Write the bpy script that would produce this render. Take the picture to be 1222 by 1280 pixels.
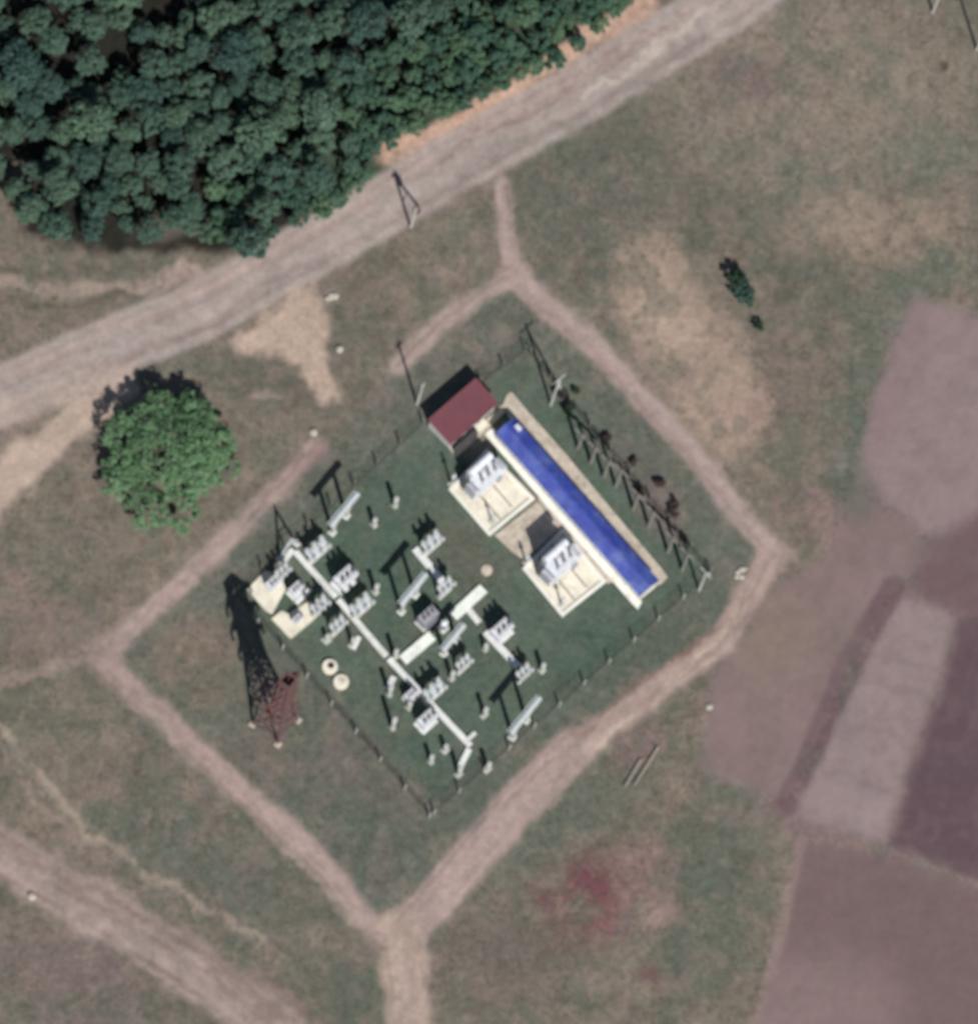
import bpy, math, random
import numpy as np
from mathutils import Vector, Matrix

# ------------------------------------------------------------------ reset
for o in list(bpy.data.objects):
    bpy.data.objects.remove(o, do_unlink=True)
scene = bpy.context.scene
C = scene.collection
R = math.radians
random.seed(7)

# ------------------------------------------------------------------ camera, sky, sun, exposure
DIST = 1500.0                  # a high, far camera looking down, 17 degrees off the vertical
SPAN = 128.0                   # metres covered by the height of the picture
TILT = math.atan(0.316)
AZ = Vector((0.316, 0.949, 0)).normalized()       # the way tall things lean
F = Vector((AZ.x*math.sin(TILT), AZ.y*math.sin(TILT), -math.cos(TILT))).normalized()
RIGHT = F.cross(Vector((0, 1, 0))).normalized()
UP = RIGHT.cross(F).normalized()
CAMPOS = -F*DIST
cd = bpy.data.cameras.new('camera')
cam = bpy.data.objects.new('camera', cd)
C.objects.link(cam)
m3 = Matrix((RIGHT, UP, -F)).transposed()
cam.matrix_world = Matrix.Translation(CAMPOS) @ m3.to_4x4()
cd.sensor_fit = 'VERTICAL'
cd.sensor_height = 36.0
cd.sensor_width = 36.0*977/1024
cd.lens = 36.0*DIST/SPAN
cd.clip_start = 10.0
cd.clip_end = 12000.0
cd.dof.use_dof = True          # the far lens is slightly out of focus, as in the photograph
cd.dof.focus_distance = 500.0
cd.dof.aperture_fstop = 1.5
scene.camera = cam

SUN_EL = 46.0
SUN_H = Vector((0.285, -0.958, 0)).normalized()   # horizontal direction towards the sun (south-south-east)
world = bpy.data.worlds.new('World')
scene.world = world
world.use_nodes = True
wn = world.node_tree.nodes
wl = world.node_tree.links
for n in list(wn):
    wn.remove(n)
wo = wn.new('ShaderNodeOutputWorld')
wb = wn.new('ShaderNodeBackground')
sky = wn.new('ShaderNodeTexSky')
sky.sky_type = 'NISHITA'
sky.sun_disc = False
sky.sun_elevation = R(SUN_EL)
sky.sun_rotation = math.atan2(SUN_H.x, SUN_H.y)
wb.inputs['Strength'].default_value = 0.05
wl.new(sky.outputs[0], wb.inputs['Color'])
wl.new(wb.outputs[0], wo.inputs['Surface'])
sl = bpy.data.lights.new('sun', 'SUN')
sl.energy = 4.0
sl.angle = R(0.53)
sl.color = (1.0, 0.955, 0.90)
sun = bpy.data.objects.new('sun', sl)
C.objects.link(sun)
SDIR = Vector((SUN_H.x*math.cos(R(SUN_EL)), SUN_H.y*math.cos(R(SUN_EL)), math.sin(R(SUN_EL))))
sun.rotation_euler = SDIR.to_track_quat('Z', 'Y').to_euler()
sun.location = SDIR*200
scene.view_settings.view_transform = 'Standard'
scene.view_settings.look = 'None'
scene.view_settings.exposure = 0.1
scene.view_settings.gamma = 1.0
scene.view_settings.use_curve_mapping = False
scene.render.engine = 'CYCLES'
scene.render.resolution_x = 977
scene.render.resolution_y = 1024


# ------------------------------------------------------------------ plan coordinates -> metres
def G(px, py, z=0.0):
    """plan coordinate (0.1 m units, x right, y down) -> point on the ground plane"""
    d = F + RIGHT*((px-611.0)/1280*SPAN/DIST) + UP*((640.0-py)/1280*SPAN/DIST)
    t = (0-CAMPOS.z)/d.z
    p = CAMPOS + d*t
    return Vector((p.x, p.y, z))


def GA(px, py):
    k = SPAN/1280/DIST
    dx = F.x + RIGHT.x*(px-611)*k + UP.x*(640-py)*k
    dy = F.y + RIGHT.y*(px-611)*k + UP.y*(640-py)*k
    dz = F.z + RIGHT.z*(px-611)*k + UP.z*(640-py)*k
    t = -CAMPOS.z/dz
    return CAMPOS.x+dx*t, CAMPOS.y+dy*t


def angle(a, b):
    d = G(*b)-G(*a)
    return math.atan2(d.y, d.x)


RZ = angle((0, 0), (0.755, -0.655))      # local x = north-east, local y = north-west


def lin(c):
    return tuple(((v/255)/12.92 if v/255 <= 0.04045 else ((v/255+0.055)/1.055)**2.4) for v in c)


# ------------------------------------------------------------------ materials
def new_mat(name):
    m = bpy.data.materials.new(name)
    m.use_nodes = True
    nt = m.node_tree
    b = nt.nodes['Principled BSDF']
    return m, nt, b


def mat(name, rgb, rough=0.7, metal=0.0, scale=1.5, var=0.18, bump=0.0, stain=None, stain_amt=0.5, stain_scale=0.8):
    m, nt, b = new_mat(name)
    N, L = nt.nodes, nt.links
    tc = N.new('ShaderNodeTexCoord')
    gm = N.new('ShaderNodeNewGeometry')
    nz = N.new('ShaderNodeTexNoise')
    nz.inputs['Scale'].default_value = scale
    nz.inputs['Detail'].default_value = 6
    nz.inputs['Roughness'].default_value = 0.65
    L.new(gm.outputs['Position'], nz.inputs['Vector'])
    rp = N.new('ShaderNodeValToRGB')
    c = lin(rgb)
    rp.color_ramp.elements[0].position = 0.3
    rp.color_ramp.elements[0].color = tuple(v*(1-var) for v in c)+(1,)
    rp.color_ramp.elements[1].position = 0.7
    rp.color_ramp.elements[1].color = tuple(min(1, v*(1+var)) for v in c)+(1,)
    L.new(nz.outputs['Fac'], rp.inputs['Fac'])
    out = rp.outputs['Color']
    if stain:
        n2 = N.new('ShaderNodeTexNoise')
        n2.inputs['Scale'].default_value = stain_scale
        n2.inputs['Detail'].default_value = 8
        n2.inputs['Roughness'].default_value = 0.7
        L.new(gm.outputs['Position'], n2.inputs['Vector'])
        r2 = N.new('ShaderNodeValToRGB')
        r2.color_ramp.elements[0].position = 0.46
        r2.color_ramp.elements[0].color = (0, 0, 0, 1)
        r2.color_ramp.elements[1].position = 0.66
        r2.color_ramp.elements[1].color = (stain_amt,)*3+(1,)
        L.new(n2.outputs['Fac'], r2.inputs['Fac'])
        mx = N.new('ShaderNodeMixRGB')
        L.new(r2.outputs['Color'], mx.inputs['Fac'])
        L.new(out, mx.inputs['Color1'])
        mx.inputs['Color2'].default_value = lin(stain)+(1,)
        out = mx.outputs['Color']
    L.new(out, b.inputs['Base Color'])
    b.inputs['Roughness'].default_value = rough
    b.inputs['Metallic'].default_value = metal
    b.inputs['Specular IOR Level'].default_value = 0.25
    if bump > 0:
        bp = N.new('ShaderNodeBump')
        bp.inputs['Strength'].default_value = bump
        bp.inputs['Distance'].default_value = 0.03
        n3 = N.new('ShaderNodeTexNoise')
        n3.inputs['Scale'].default_value = 14
        n3.inputs['Detail'].default_value = 5
        L.new(gm.outputs['Position'], n3.inputs['Vector'])
        L.new(n3.outputs['Fac'], bp.inputs['Height'])
        L.new(bp.outputs['Normal'], b.inputs['Normal'])
    return m


def leaf_mat(name, rgb, var=0.35, trans=0.25, hue=None, each=1.0):
    m, nt, b = new_mat(name)
    N, L = nt.nodes, nt.links
    gm = N.new('ShaderNodeNewGeometry')
    oi = N.new('ShaderNodeObjectInfo')
    rp = N.new('ShaderNodeValToRGB')
    c = lin(rgb)
    h = lin(hue) if hue else c
    rp.color_ramp.elements[0].color = tuple(v*(1-var) for v in c)+(1,)
    rp.color_ramp.elements[1].color = tuple(v*(1+var) for v in h)+(1,)
    L.new(gm.outputs['Random Per Island'], rp.inputs['Fac'])
    # every plant a little different from its neighbour
    r2 = N.new('ShaderNodeValToRGB')
    r2.color_ramp.elements[0].color = (0.62, 0.70, 0.80, 1)
    r2.color_ramp.elements[1].color = (1.22, 1.16, 1.06, 1)
    L.new(oi.outputs['Random'], r2.inputs['Fac'])
    mx = N.new('ShaderNodeMixRGB')
    mx.blend_type = 'MULTIPLY'
    mx.inputs['Fac'].default_value = each
    L.new(rp.outputs['Color'], mx.inputs['Color1'])
    L.new(r2.outputs['Color'], mx.inputs['Color2'])
    L.new(mx.outputs['Color'], b.inputs['Base Color'])
    b.inputs['Roughness'].default_value = 0.75
    b.inputs['Specular IOR Level'].default_value = 0.12
    tr = N.new('ShaderNodeBsdfTranslucent')
    L.new(mx.outputs['Color'], tr.inputs['Color'])
    ms = N.new('ShaderNodeMixShader')
    ms.inputs['Fac'].default_value = trans
    L.new(b.outputs[0], ms.inputs[1])
    L.new(tr.outputs[0], ms.inputs[2])
    L.new(ms.outputs[0], N['Material Output'].inputs['Surface'])
    return m


def ground_mat(name, grain, bump, scale, streak=None):
    m, nt, b = new_mat(name)
    N, L = nt.nodes, nt.links
    at = N.new('ShaderNodeAttribute')
    at.attribute_name = 'soil'
    gm = N.new('ShaderNodeNewGeometry')
    src = gm.outputs['Position']
    if streak is not None:
        mp = N.new('ShaderNodeMapping')
        mp.inputs['Rotation'].default_value = (0, 0, -streak)
        mp.inputs['Scale'].default_value = (0.12, 1.0, 1.0)
        L.new(src, mp.inputs['Vector'])
        src = mp.outputs['Vector']
    n1 = N.new('ShaderNodeTexNoise')
    n1.inputs['Scale'].default_value = scale
    n1.inputs['Detail'].default_value = 8
    n1.inputs['Roughness'].default_value = 0.72
    L.new(src, n1.inputs['Vector'])
    rp = N.new('ShaderNodeValToRGB')
    rp.color_ramp.elements[0].position = 0.25
    rp.color_ramp.elements[0].color = (1-grain, 1-grain, 1-grain*0.95, 1)
    rp.color_ramp.elements[1].position = 0.75
    rp.color_ramp.elements[1].color = (1+grain, 1+grain*0.96, 1+grain*0.9, 1)
    L.new(n1.outputs['Fac'], rp.inputs['Fac'])
    mx = N.new('ShaderNodeMixRGB')
    mx.blend_type = 'MULTIPLY'
    mx.inputs['Fac'].default_value = 1
    L.new(at.outputs['Color'], mx.inputs['Color1'])
    L.new(rp.outputs['Color'], mx.inputs['Color2'])
    L.new(mx.outputs['Color'], b.inputs['Base Color'])
    b.inputs['Roughness'].default_value = 0.97
    b.inputs['Specular IOR Level'].default_value = 0.05
    n2 = N.new('ShaderNodeTexNoise')
    n2.inputs['Scale'].default_value = 3.5
    n2.inputs['Detail'].default_value = 7
    n2.inputs['Roughness'].default_value = 0.7
    L.new(gm.outputs['Position'], n2.inputs['Vector'])
    bp = N.new('ShaderNodeBump')
    bp.inputs['Strength'].default_value = bump
    bp.inputs['Distance'].default_value = 0.12
    L.new(n2.outputs['Fac'], bp.inputs['Height'])
    L.new(bp.outputs['Normal'], b.inputs['Normal'])
    return m


M = {
    'meadow': ground_mat('meadow_soil', 0.30, 0.5, 1.3),
    'dirt': ground_mat('packed_dirt', 0.20, 0.25, 1.6),
    'field': ground_mat('ploughed_soil', 0.08, 0.3, 1.6),
    'concrete': mat('concrete_cream', (232, 226, 208), 0.85, scale=2.2, var=0.08, bump=0.15, stain=(176, 168, 152), stain_amt=0.5, stain_scale=0.7),
    'kerb': mat('concrete_kerb', (240, 240, 230), 0.85, scale=2.0, var=0.05, bump=0.1, stain=(196, 190, 176), stain_amt=0.4, stain_scale=1.0),
    'apron': mat('concrete_apron', (200, 189, 174), 0.9, scale=1.4, var=0.16, bump=0.2, stain=(140, 128, 116), stain_amt=0.6, stain_scale=0.6),
    'duct': mat('duct_slab_concrete', (228, 230, 228), 0.85, scale=1.6, var=0.08, bump=0.12, stain=(178, 174, 168), stain_amt=0.6, stain_scale=0.5),
    'bright': mat('white_slab', (240, 246, 238), 0.8, scale=2.0, var=0.08, stain=(178, 178, 166), stain_amt=0.4, stain_scale=0.8),
    'post': mat('concrete_post', (186, 188, 180), 0.9, scale=3, var=0.15, bump=0.1),
    'old_post': mat('weathered_concrete_post', (132, 132, 124), 0.9, scale=3, var=0.18, bump=0.1),
    'steel': mat('galvanised_steel', (200, 208, 210), 0.55, 0.0, scale=4, var=0.12),
    'paint': mat('grey_white_enamel', (226, 230, 238), 0.4, 0.0, scale=2.5, var=0.08, stain=(150, 146, 144), stain_amt=0.45, stain_scale=1.4),
    'paint_dull': mat('dull_grey_enamel', (160, 162, 172), 0.5, 0.0, scale=2.5, var=0.12, stain=(112, 106, 104), stain_amt=0.45, stain_scale=1.4),
    'porcelain': mat('brown_porcelain', (96, 58, 46), 0.25, 0.0, scale=4, var=0.1),
    'porcelain_grey': mat('grey_porcelain', (190, 190, 190), 0.3, 0.0, scale=4, var=0.06),
    'rust': mat('rusted_steel', (116, 90, 90), 0.8, 0.1, scale=3, var=0.3, stain=(100, 76, 78), stain_amt=0.6),
    'dark': mat('dark_iron', (62, 58, 58), 0.7, 0.1, scale=4, var=0.15),
    'wood': mat('weathered_wood', (150, 144, 134), 0.85, 0.0, scale=4, var=0.2),
    'blue_roof': mat('blue_sheet_roof', (60, 76, 162), 0.5, 0.0, scale=0.7, var=0.25, stain=(116, 136, 188), stain_amt=0.55, stain_scale=0.6),
    'red_roof': mat('red_sheet_roof', (116, 70, 78), 0.6, 0.0, scale=0.8, var=0.10, stain=(106, 68, 76), stain_amt=0.5, stain_scale=0.6),
    'wall': mat('whitewashed_wall', (214, 212, 210), 0.9, scale=2, var=0.06, stain=(178, 172, 166), stain_amt=0.4),
    'door': mat('grey_painted_door', (118, 122, 128), 0.6, scale=3, var=0.1),
    'glass': mat('window_glass', (44, 52, 62), 0.12, scale=3, var=0.1),
    'bark': mat('bark', (84, 72, 60), 0.95, scale=5, var=0.3, bump=0.4),
    'stone': mat('pale_stone', (184, 178, 168), 0.95, scale=3, var=0.16, bump=0.4),
    'leaf_wood': leaf_mat('wood_leaves', (72, 102, 86), 0.34, 0.15, (88, 112, 98)),
    'leaf_young': leaf_mat('young_tree_leaves', (76, 108, 86), 0.3, 0.18, (90, 118, 96)),
    'leaf_big': leaf_mat('broad_leaves', (100, 138, 98), 0.28, 0.25, (122, 154, 118), each=0.0),
    'leaf_shrub': leaf_mat('shrub_leaves', (58, 78, 62), 0.35, 0.2),
    'leaf_dry': leaf_mat('dry_shrub_twigs', (82, 68, 66), 0.35, 0.1),
    'grass': leaf_mat('grass_blades', (120, 128, 106), 0.3, 0.3, (138, 138, 116)),
}


# ------------------------------------------------------------------ mesh builder
class MB:
    def __init__(self):
        self.v, self.f = [], []

    def add(self, vs, fs):
        k = len(self.v)
        self.v += [tuple(p) for p in vs]
        self.f += [tuple(i+k for i in f) for f in fs]
        return self

    def box(self, c, s, rz=0.0, bevel=0.0):
        x, y, z = s[0]/2, s[1]/2, s[2]/2
        if bevel > 0:
            b = min(bevel, x*.9, y*.9, z*.9)
            pts = []
            for zz, xx, yy in ((-z, x, y), (z-b, x, y), (z, x-b, y-b)):
                pts += [(-xx, -yy, zz), (xx, -yy, zz), (xx, yy, zz), (-xx, yy, zz)]
            fs = [(3, 2, 1, 0), (8, 9, 10, 11)]
            for l in (0, 4):
                for i in range(4):
                    j = (i+1) % 4
                    fs.append((l+i, l+j, l+4+j, l+4+i))
        else:
            pts = [(-x, -y, -z), (x, -y, -z), (x, y, -z), (-x, y, -z), (-x, -y, z), (x, -y, z), (x, y, z), (-x, y, z)]
            fs = [(3, 2, 1, 0), (4, 5, 6, 7), (0, 1, 5, 4), (1, 2, 6, 5), (2, 3, 7, 6), (3, 0, 4, 7)]
        cs, sn = math.cos(rz), math.sin(rz)
        return self.add([(c[0]+p[0]*cs-p[1]*sn, c[1]+p[0]*sn+p[1]*cs, c[2]+p[2]) for p in pts], fs)

    def tube(self, a, b, r1, r2=None, n=8):
        a, b = Vector(a), Vector(b)
        r2 = r1 if r2 is None else r2
        d = (b-a).normalized()
        u = d.cross(Vector((0, 0, 1)) if abs(d.z) < .9 else Vector((1, 0, 0))).normalized()
        w = d.cross(u)
        vs = []
        for p, r in ((a, r1), (b, r2)):
            for i in range(n):
                t = 2*math.pi*i/n
                vs.append(p+u*(math.cos(t)*r)+w*(math.sin(t)*r))
        fs = [(i, (i+1) % n, n+(i+1) % n, n+i) for i in range(n)]
        fs += [tuple(range(n))[::-1], tuple(range(n, 2*n))]
        return self.add(vs, fs)

    def bar(self, a, b, w, h=None):
        """square bar between two points"""
        h = h or w
        a, b = Vector(a), Vector(b)
        d = (b-a).normalized()
        u = d.cross(Vector((0, 0, 1)) if abs(d.z) < .9 else Vector((1, 0, 0))).normalized()
        q = d.cross(u)
        vs = []
        for p in (a, b):
            for sx, sy in ((-1, -1), (1, -1), (1, 1), (-1, 1)):
                vs.append(p+u*(sx*w/2)+q*(sy*h/2))
        return self.add(vs, [(3, 2, 1, 0), (4, 5, 6, 7), (0, 1, 5, 4), (1, 2, 6, 5), (2, 3, 7, 6), (3, 0, 4, 7)])

    def lathe(self, c, prof, n=12, axis='z'):
        vs, fs = [], []
        for (r, z) in prof:
            for i in range(n):
                t = 2*math.pi*i/n
                p = (r*math.cos(t), r*math.sin(t), z)
                if axis == 'x':
                    p = (p[2], p[0], p[1])
                vs.append((c[0]+p[0], c[1]+p[1], c[2]+p[2]))
        for k in range(len(prof)-1):
            for i in range(n):
                j = (i+1) % n
                fs.append((k*n+i, k*n+j, (k+1)*n+j, (k+1)*n+i))
        fs.append(tuple(range(n))[::-1])
        fs.append(tuple(range((len(prof)-1)*n, len(prof)*n)))
        return self.add(vs, fs)

    def insulator(self, c, h, r=0.11, sheds=6, n=8):
        prof = [(r*.6, 0)]
        for i in range(sheds):
            z = h*(i+.3)/sheds
            prof += [(r*.55, z), (r*1.25, z+h*.25/sheds), (r*.55, z+h*.45/sheds)]
        prof += [(r*.7, h*.97), (r*.7, h)]
        return self.lathe(c, prof, n)

    def build(self, name, m, parent=None, smooth=False):
        me = bpy.data.meshes.new(name)
        me.from_pydata(self.v, [], self.f)
        me.materials.append(M[m] if isinstance(m, str) else m)
        if smooth:
            me.polygons.foreach_set('use_smooth', [True]*len(me.polygons))
        me.update()
        o = bpy.data.objects.new(name, me)
        C.objects.link(o)
        o.parent = parent
        return o


def tag(o, label=None, cat=None, group=None, kind=None):
    if label:
        o['label'] = label
    if cat:
        o['category'] = cat
    if group:
        o['group'] = group
    if kind:
        o['kind'] = kind
    return o


def thing(name, label, cat, px, py, rz=0.0, group=None):
    o = bpy.data.objects.new(name, None)
    o.empty_display_size = 0.3
    C.objects.link(o)
    o.location = G(px, py)
    o.rotation_euler = (0, 0, rz)
    return tag(o, label, cat, group)


def copy_tree(o, px, py, rz, label, scale=1.0, loc=None):
    c = o.copy()
    C.objects.link(c)
    c.location = loc if loc is not None else G(px, py)
    c.rotation_euler = (0, 0, rz)
    c.scale = (scale,)*3 if not isinstance(scale, tuple) else scale
    c['label'] = label
    for ch in o.children:
        d = ch.copy()
        C.objects.link(d)
        d.parent = c
        for g in ch.children:
            e = g.copy()
            C.objects.link(e)
            e.parent = d
    return c


# ------------------------------------------------------------------ terrain
def hash2(ix, iy, s):
    h = (ix.astype(np.int64)*374761393 + iy.astype(np.int64)*668265263 + s*1442695041) & 0xffffffff
    h = ((h ^ (h >> 13))*1274126177) & 0xffffffff
    return ((h ^ (h >> 16)) & 0xffff)/65535.0


def vnoise(x, y, s):
    ix, iy = np.floor(x), np.floor(y)
    fx, fy = x-ix, y-iy
    fx = fx*fx*(3-2*fx)
    fy = fy*fy*(3-2*fy)
    a, b = hash2(ix, iy, s), hash2(ix+1, iy, s)
    c, d = hash2(ix, iy+1, s), hash2(ix+1, iy+1, s)
    return (a*(1-fx)+b*fx)*(1-fy)+(c*(1-fx)+d*fx)*fy


def fbm(x, y, s, o=4):
    t, a, n = 0, 1, 0
    for i in range(o):
        t = t+a*vnoise(x*2**i, y*2**i, s+i*17)
        n += a
        a *= .55
    return t/n


def sstep(a, b, x):
    t = np.clip((x-a)/(b-a), 0, 1)
    return t*t*(3-2*t)


STEP = 2.5
gx = np.arange(-160, 1383, STEP)
gy = np.arange(-160, 1441, STEP)
PX, PY = np.meshgrid(gx, gy)
WX = PX+(fbm(PX/46, PY/46, 11)-.5)*34+(fbm(PX/13, PY/13, 12)-.5)*11
WY = PY+(fbm(PX/46, PY/46, 21)-.5)*34+(fbm(PX/13, PY/13, 22)-.5)*11
SX = PX+(fbm(PX/30, PY/30, 13)-.5)*7        # gentler warp, for things with truer edges
SY = PY+(fbm(PX/30, PY/30, 23)-.5)*7


def seg_d(x, y, pts):
    best = None
    for (x0, y0), (x1, y1) in zip(pts[:-1], pts[1:]):
        vx, vy = x1-x0, y1-y0
        t = np.clip(((x-x0)*vx+(y-y0)*vy)/(vx*vx+vy*vy), 0, 1)
        d = np.hypot(x-x0-t*vx, y-y0-t*vy)
        best = d if best is None else np.minimum(best, d)
    return best


def stroke(pts, w, soft=8, warp=1):
    x, y = (WX, WY) if warp == 1 else (SX, SY)
    return 1-sstep(w/2-soft/2, w/2+soft/2, seg_d(x, y, pts))


def poly(pts, soft=14, warp=1):
    x, y = (WX, WY) if warp == 1 else (SX, SY)
    inside = np.zeros_like(x, bool)
    n = len(pts)
    for i in range(n):
        x0, y0 = pts[i]
        x1, y1 = pts[(i+1) % n]
        if y0 == y1:
            continue
        cr = ((y0 > y) != (y1 > y)) & (x < (x1-x0)*(y-y0)/(y1-y0)+x0)
        inside ^= cr
    d = seg_d(x, y, list(pts)+[pts[0]])
    return sstep(-soft/2, soft/2, np.where(inside, d, -d))


def blob(cx, cy, rx, ry, rot=0, soft=.6):
    c, s = math.cos(R(rot)), math.sin(R(rot))
    x, y = WX-cx, WY-cy
    u, v = (x*c+y*s)/rx, (-x*s+y*c)/ry
    return 1-sstep(1-soft, 1+soft*.4, np.hypot(u, v))


K_ALB = 0.97
COL = np.zeros(PX.shape+(3,))


def paint(mask, rgb, op=1.0):
    c = np.array(lin(rgb))*K_ALB
    w = (mask*op)[..., None]
    COL[:] = COL*(1-w)+c*w


# base: dry meadow, grey-green where the grass is thicker
COL[:] = np.array(lin((122, 115, 104)))*K_ALB
paint(sstep(.42, .62, fbm(PX/90, PY/90, 31)), (107, 106, 95), .8)
paint(sstep(.52, .70, fbm(PX/34, PY/34, 35)), (137, 123, 112), .6)
paint(sstep(.55, .72, fbm(PX/22, PY/22, 41)), (98, 92, 84), .45)
# north-east meadow
paint(blob(1030, 110, 230, 140), (140, 129, 117), .75)
paint(blob(1110, 285, 150, 55, 8), (150, 134, 120), .65)
paint(blob(730, 245, 130, 85, -25), (99, 101, 92), .8)
paint(blob(860, 255, 110, 45, 10), (108, 107, 98), .7)
paint(blob(930, 100, 60, 40), (116, 100, 100), .7)
paint(blob(1170, 185, 80, 55), (110, 113, 102), .75)
paint(blob(1010, 210, 60, 30), (114, 115, 106), .6)
paint(blob(980, 470, 80, 90), (121, 110, 102), .7)
paint(stroke([(1170, 330), (1100, 410), (1065, 520), (1055, 590), (1090, 660)], 52, 34), (100, 107, 96), .8)
paint(poly([(765, 300), (840, 295), (880, 360), (930, 450), (955, 520), (945, 570), (900, 575), (835, 500), (775, 400)], 40), (163, 145, 130), .95)
paint(blob(835, 410, 60, 45, 40), (172, 153, 138), .7)
paint(blob(925, 515, 40, 40), (165, 140, 130), .6)
# inside the loop of paths
LOOP = [(640, 345), (740, 430), (860, 560), (965, 690), (900, 800), (720, 935), (590, 1070), (490, 1170), (300, 990), (125, 825), (300, 660), (400, 560), (500, 455)]
paint(poly(LOOP, 30), (101, 106, 97), .85)
paint(blob(250, 830, 75, 60, 30), (128, 114, 103), .8)
paint(blob(330, 950, 60, 60), (112, 104, 97), .6)
paint(blob(600, 430, 70, 40, -35), (104, 105, 96), .7)
COMP = [(300, 735), (420, 625), (535, 535), (655, 440), (780, 560), (880, 690), (862, 745), (640, 925), (545, 1000), (470, 930), (400, 850), (330, 790)]
paint(poly(COMP, 66), (87, 103, 91), .9)
paint(blob(490, 690, 130, 90, 50), (77, 98, 85), .6)
paint(blob(760, 790, 90, 60, -38), (80, 98, 86), .7)
paint(blob(560, 900, 90, 60, 40), (82, 98, 88), .5)
paint(blob(580, 690, 40, 60, -40), (98, 98, 88), .7)
paint(blob(440, 960, 60, 45, 45), (116, 107, 102), .6)
paint(blob(500, 1000, 50, 25, 45), (122, 110, 106), .6)
paint(blob(800, 600, 90, 26, 45), (108, 104, 98), .7)
paint(blob(825, 640, 50, 30, 45), (126, 110, 110), .6)
paint(blob(690, 640, 60, 40, 45), (152, 140, 129), .8)
paint(blob(600, 548, 40, 22, -35), (150, 142, 126), .7)
yard = poly(COMP, 40)
for a, b in (((360, 700), (590, 945)), ((515, 690), (650, 840)), ((500, 830), (610, 735))):
    paint(yard*stroke([a, b], 30, 26)*sstep(.4, .62, fbm(PX/16, PY/16, 700)), (112, 110, 100), .45)
paint(yard*sstep(.58, .7, fbm(PX/20, PY/20, 710)), (100, 104, 92), .35)
paint(yard*sstep(.6, .72, fbm(PX/26, PY/26, 720)), (66, 84, 72), .35)
paint(blob(345, 870, 26, 30), (124, 92, 92), .5)
paint(blob(440, 1070, 150, 85, 45), (93, 101, 91), .75)
paint(stroke([(560, 1035), (720, 900), (890, 745)], 46, 30), (92, 100, 89), .65)
paint(stroke([(320, 800), (420, 910), (530, 1030)], 36, 30), (96, 101, 91), .5)
# south
paint(blob(700, 1010, 160, 75, -40), (101, 106, 96), .8)
paint(blob(620, 1200, 110, 80), (112, 104, 98), .7)
paint(blob(890, 1120, 70, 160, 15), (99, 104, 93), .75)
rs = .5+.5*sstep(.38, .62, fbm(PX/14, PY/30, 404, 3))
paint(blob(745, 1122, 92, 66, -10)*rs, (124, 92, 93), .98)
paint(blob(745, 1095, 34, 30, 30)*rs, (112, 74, 80), .8)
paint(blob(810, 1090, 48, 50), (138, 116, 113), .7)
paint(blob(820, 1140, 34, 18, -12), (158, 134, 128), .7)
paint(blob(690, 1120, 10, 34, 10), (104, 76, 80), .7)
paint(blob(812, 1215, 22, 18), (108, 84, 84), .7)
paint(stroke([(890, 1110), (845, 1190), (830, 1280)], 10, 10), (88, 96, 86), .6)
paint(blob(800, 930, 45, 26, -35), (130, 110, 108), .7)
# south-west
paint(blob(250, 1085, 180, 70, 35), (101, 104, 95), .75)
paint(blob(90, 1230, 140, 80, 20), (121, 108, 105), .8)
paint(blob(440, 1235, 50, 60, 40), (94, 101, 90), .7)
paint(blob(60, 790, 110, 50, 10), (133, 118, 111), .7)
paint(blob(70, 690, 90, 60), (116, 111, 101), .7)
paint(blob(350, 460, 90, 60), (110, 104, 96), .7)
paint(blob(450, 420, 60, 50), (108, 103, 95), .7)
paint(blob(470, 345, 70, 30, -30), (114, 108, 94), .6)
paint(blob(90, 400, 120, 40, -8), (122, 114, 103), .7)

# the wood's floor: litter, with deep shade between the crowns put into its colour
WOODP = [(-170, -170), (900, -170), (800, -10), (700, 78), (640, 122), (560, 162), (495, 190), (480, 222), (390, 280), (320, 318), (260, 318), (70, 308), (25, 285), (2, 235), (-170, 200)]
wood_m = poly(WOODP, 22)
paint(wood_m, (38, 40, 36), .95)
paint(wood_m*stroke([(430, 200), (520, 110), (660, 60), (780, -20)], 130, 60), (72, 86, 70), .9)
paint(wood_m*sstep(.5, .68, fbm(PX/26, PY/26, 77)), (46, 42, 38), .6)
paint(blob(235, 130, 12, 34, 8), (100, 82, 76), .8)
paint(blob(230, 280, 60, 22, -15), (112, 106, 96), .7)
paint(blob(20, 250, 30, 50), (120, 110, 100), .8)

# fields
FIELDS = [
    ([(1140, 368), (1230, 400), (1400, 450), (1400, 560), (1225, 640), (1188, 690), (1070, 600), (1092, 500)], (145, 127, 127)),
    ([(968, 738), (1040, 690), (1072, 612), (1180, 690), (1112, 738), (1055, 838), (978, 1002), (876, 955), (892, 850)], (136, 118, 116)),
    ([(1122, 742), (1195, 770), (1178, 835), (1104, 1056), (988, 1014), (1068, 852)], (148, 131, 131)),
    ([(1156, 680), (1225, 640), (1400, 570), (1400, 800), (1222, 772), (1194, 766), (1135, 736)], (114, 93, 97)),
    ([(1197, 772), (1222, 775), (1400, 805), (1400, 1160), (1222, 1100), (1107, 1056), (1180, 840)], (97, 79, 86)),
    ([(1002, 1052), (1112, 1070), (1222, 1110), (1400, 1170), (1400, 1450), (910, 1450), (944, 1280), (976, 1170)], (118, 99, 99)),
]
paint(poly([(968, 738), (1040, 690), (1072, 600), (1225, 620), (1400, 600), (1400, 1200), (1000, 1060), (876, 955), (892, 850)], 30), (128, 111, 110), .9)
fmask = []
for pts, c in FIELDS:
    fm = poly(pts, 28, warp=2)
    fmask.append(fm)
    paint(fm, c, .96)
fall = np.max(fmask, axis=0)
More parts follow.
